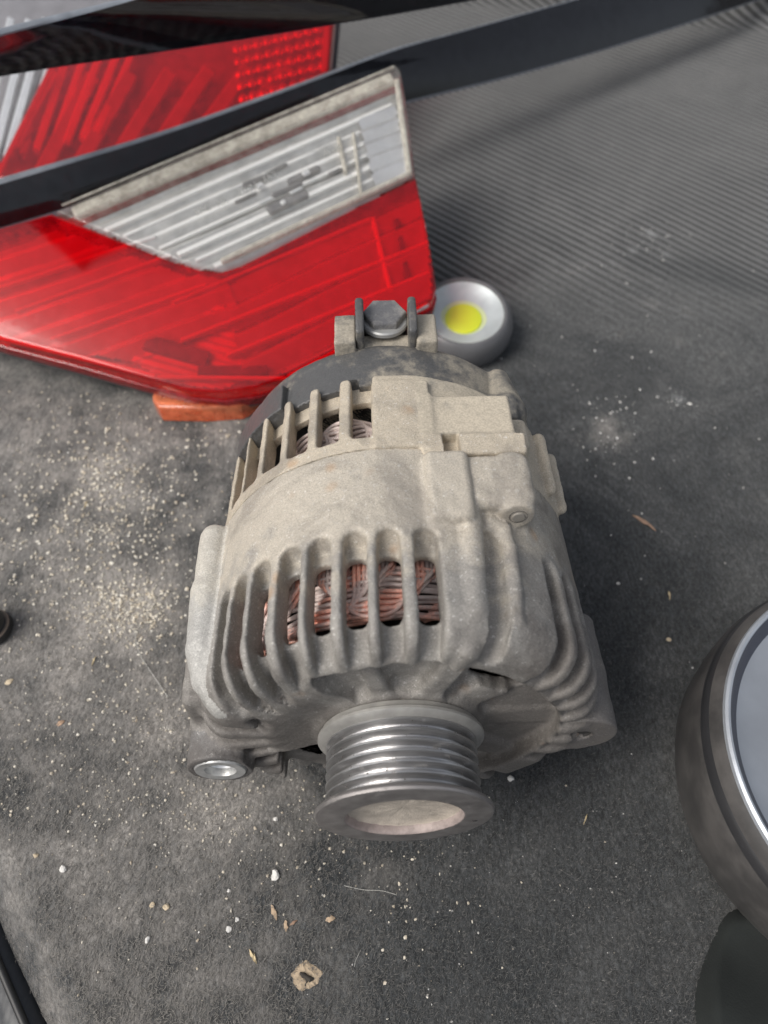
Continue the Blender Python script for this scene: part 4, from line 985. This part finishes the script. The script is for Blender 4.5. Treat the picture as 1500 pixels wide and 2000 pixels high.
# amber lens of a further lamp under it
AP = Plane(.9, .05, 24, 0)
am = thing('amber_lens', 'small orange plastic lens sticking out from under the front tail lamp', 'amber lens')
V_, F_ = slab(W(Plane(1.3, 0, 0), [(296, 745), (505, 745), (508, 768), (470, 792), (400, 797), (310, 795), (297, 780)]), np.array((0, 0, 1.0)), 1.2, .2, True)
MB().add(V_, F_).build('lens_shell', glassy('amber_plastic', (1.0, .55, .38), .12, 1.49, 1, .40, (1.0, .30, .14)), am)
V_, F_ = slab(W(Plane(.5, 0, 0), [(300, 745), (500, 745), (502, 768), (465, 785), (400, 790), (312, 788), (300, 778)]), np.array((0, 0, 1.0)), .4, .1, True)
MB().add(V_, F_).build('inner_plate', m_white_in, am)

# second, farther tail lamp
LC = Plane(4.2, .30, 44, 0)
lamp2 = thing('tail_lamp', 'farther red car tail lamp with slanting bars, half hidden by the smoked strips', 'tail lamp', (-14, 50, 0))
def LB2(name, pts, depth, bev, mat, bottom=False, taper=0, below=0):
    V, F = slab([p-LC.n*below for p in W(LC, pts)], LC.n, depth, bev, bottom, 4, taper); o = MB().add(V, F).build(name, mat, lamp2, True, 30); o.location = -Vector(lamp2.location); return o
red2 = [(98, 118), (300, -60), (660, -60), (651, 40), (643, 132), (560, 215), (430, 262), (250, 330), (0, 350), (-60, 350), (0, 312)]
clear2 = [(94, 122), (-5, 316), (-70, 355), (-300, 380), (-300, -60), (290, -60)]
LB2('red_lens', red2, 1.6, .25, m_red); LB2('clear_lens', clear2, 1.6, .25, glassy('clear_lens_far', (.93, .94, .95), .08, 1.49, 1, .12, (.6, .62, .64)))
w2 = [(-300, -62), (665, -62), (655, 40), (647, 136), (560, 222), (430, 270), (250, 338), (0, 358), (-300, 385)]
LB2('lamp_back', w2, 4.5, .3, m_body, True, 1.5, 2.6)
LB2('inner_floor', [(-290, -55), (655, -55), (640, 128), (560, 214), (430, 262), (250, 330), (0, 350), (-290, 378)], .12, .03, simple('satin_red_floor', (.30, .27, .27), .3, .5), False, 0, 2.3)
def bar2(a, b, wd, dp, h, mat, name='reflector_bar', tl=0.0, rd=.08):
    o = bar(LC, a, b, wd, dp, h, mat, name, lamp2, LC.n, rd, tl); o.location = -Vector(lamp2.location); return o
for k in range(6):
    bar2((50+k*72, 345-k*12), (170+k*78, 120-k*4), 1.0, 1.1, .8, m_white_in, tl=.5)
bar2((98, 125), (-8, 330), .5, .3, 1.2, m_refl, 'divider', 0, .1); bar2((640, 0), (632, 130), .5, .4, 1, m_white_in)
for i in range(9):                             # scalloped prisms in the bright end of the lens
    for j in range(7):
        x0 = 455+i*20+j*3; y0 = 50+j*24-i*5
        if x0 > 628 or y0 > 225-max(0, (x0-520))*.6: continue
        A = LC.at(x0, y0)-LC.n*.9; B = LC.at(x0+15, y0-4)-LC.n*.9
        s_ = np.linalg.norm(B-A)*.62; b_ = MB().lathe([(0, .35), (.5, .28), (.85, .1), (1, -.2)], 10, 'z')
        V_ = np.array(b_.V)*np.array((s_, s_*1.25, s_)); Rm = np.stack([RT, np.cross(LC.n, RT), LC.n], 1)
        b_.V = [tuple(v) for v in V_@Rm.T+A]; o = b_.build('prism', m_refl, lamp2); o.location = -Vector(lamp2.location)
for k in range(9):
    bar2((-60+k*30, 300-k*8), (10+k*34, 10), .5, 1.0+.1*(k % 2), .8, m_crest, 'reflector_flute', .5)

# ------------------------------------------------------------------ smoked acrylic wind deflector strips
def smoked(name, col, diff, dcol):
    return glassy(name, col, .06, 1.5, 1.0, diff, dcol, (40, .08, .002))
m_smoke = smoked('smoked_acrylic', (.09, .08, .11), .2, (.045, .05, .06))
m_edge = simple('sawn_acrylic_edge', (.16, .175, .20), .45, 0, 900, .25, .2, 300)
m_haze = simple('scuffed_bevel', (.22, .24, .27), .35, 0, 700, .2, .2, 120)
def strip(label, top, bot, th=.32, bevel=.16, name='wind_deflector'):
    """top/bot: lists of (px,py,z) of the two long edges"""
    o = thing(name, label, 'wind deflector', (0, 60, 0))
    T = np.array([at(a, b, c) for a, b, c in top]); B = np.array([at(a, b, c) for a, b, c in bot])
    def sm(P, n=40):
        t = np.linspace(0, len(P)-1, n); i = np.minimum(t.astype(int), len(P)-2); out = []
        for k, ti in zip(i, t):
            v = ti-k; p0, p1, p2, p3 = P[max(k-1, 0)], P[k], P[k+1], P[min(k+2, len(P)-1)]
            out.append(p0*(-.5*v+v*v-.5*v**3)+p1*(1-2.5*v*v+1.5*v**3)+p2*(.5*v+2*v*v-1.5*v**3)+p3*(-.5*v*v+.5*v**3))
        return np.array(out)
    T = sm(T); B = sm(B); m = 9; rows = []
    for s_ in np.linspace(0, 1, m):
        bow = math.sin(math.pi*s_)*.3
        rows.append(T*(1-s_)+B*s_+np.array((0, -.25, 1.0))*bow)
    G = np.stack(rows, 1)                                    # n x m x 3
    du = np.gradient(G, axis=0); dv = np.gradient(G, axis=1); nn_ = np.cross(dv, du); nn_ /= np.linalg.norm(nn_, axis=-1)[..., None]
    if nn_[..., 2].mean() < 0: nn_ = -nn_
    n = len(T)
    def sheet(G): 
        I = np.arange(n*m).reshape(n, m); return G.reshape(-1, 3), np.stack([I[:-1, :-1], I[1:, :-1], I[1:, 1:], I[:-1, 1:]], -1).reshape(-1, 4).tolist()
    b = MB(); V, F = sheet(G); b.add(V, F); V, F = sheet(G-nn_*th); b.add(V, [f[::-1] for f in F])
    p = b.build('acrylic_sheet', m_smoke, o, split=None); p.location = -Vector(o.location)
    for side, mt, wd in ((0, m_haze, bevel), (m-1, m_edge, bevel)):
        e0 = G[:, side]; d_ = (G[:, 1]-G[:, 0]) if side == 0 else (G[:, -2]-G[:, -1]); d_ = d_/np.linalg.norm(d_, axis=1)[:, None]; N_ = nn_[:, side]
        cs = [e0+d_*wd+N_*.015, e0+N_*.01-d_*0, e0-d_*.08-N_*th*.3, e0-d_*.08-N_*th*.9, e0-N_*(th+.03)]
        V = np.stack(cs, 1); k = len(cs); I = np.arange(n*k).reshape(n, k)
        F = np.stack([I[:-1, :-1], I[1:, :-1], I[1:, 1:], I[:-1, 1:]], -1).reshape(-1, 4).tolist()
        q = MB().add(V.reshape(-1, 3), F).build('sheet_edge', mt, o, split=40, fix=True); q.location = -Vector(o.location)
    return o
strip('near smoked plastic wind deflector across the top left corner, lying over the far tail lamp',
      [(-120, 95, 16.8), (0, 56, 16.8), (230, 0, 16.8), (520, -70, 16.8), (900, -150, 16.8)],
      [(-120, 172, 13.2), (0, 137, 13.2), (330, 88, 13.2), (600, 48, 13.2), (890, 2, 13.2), (1100, -35, 13.2)], .3, .42)
strip('long smoked plastic wind deflector running from the left edge to the top right corner',
      [(-100, 385, 7.6), (0, 350, 7.8), (300, 262, 8.2), (560, 172, 8.6), (760, 98, 8.6), (900, 60, 8.3), (1150, -10, 7.4), (1300, -55, 6.8)],
      [(-100, 485, 5.0), (0, 455, 5.2), (300, 362, 5.8), (560, 268, 6), (790, 203, 5.4), (1000, 150, 4.7), (1200, 92, 3.8), (1400, 28, 3.0), (1600, -40, 2.5)], .3, .28)
for o in list(bpy.data.objects):               # repeats share a group
    g = {'pebble': 'pebbles and crumbs on the carpet', 'leaf scrap': 'leaf scraps on the carpet', 'splinter': 'wood splinters on the carpet', 'straw': 'straw bits on the carpet', 'hair': 'pale hairs on the carpet', 'tail lamp': 'tail lamps lying behind the alternator', 'wind deflector': 'smoked wind deflector strips across the tail lamps'}.get(o.get('category'))
    if g: o['group'] = g
print('tris', sum(len(o.data.loop_triangles) if o.data.loop_triangles else sum(p.loop_total-2 for p in o.data.polygons) for o in bpy.data.objects if o.type == 'MESH'))
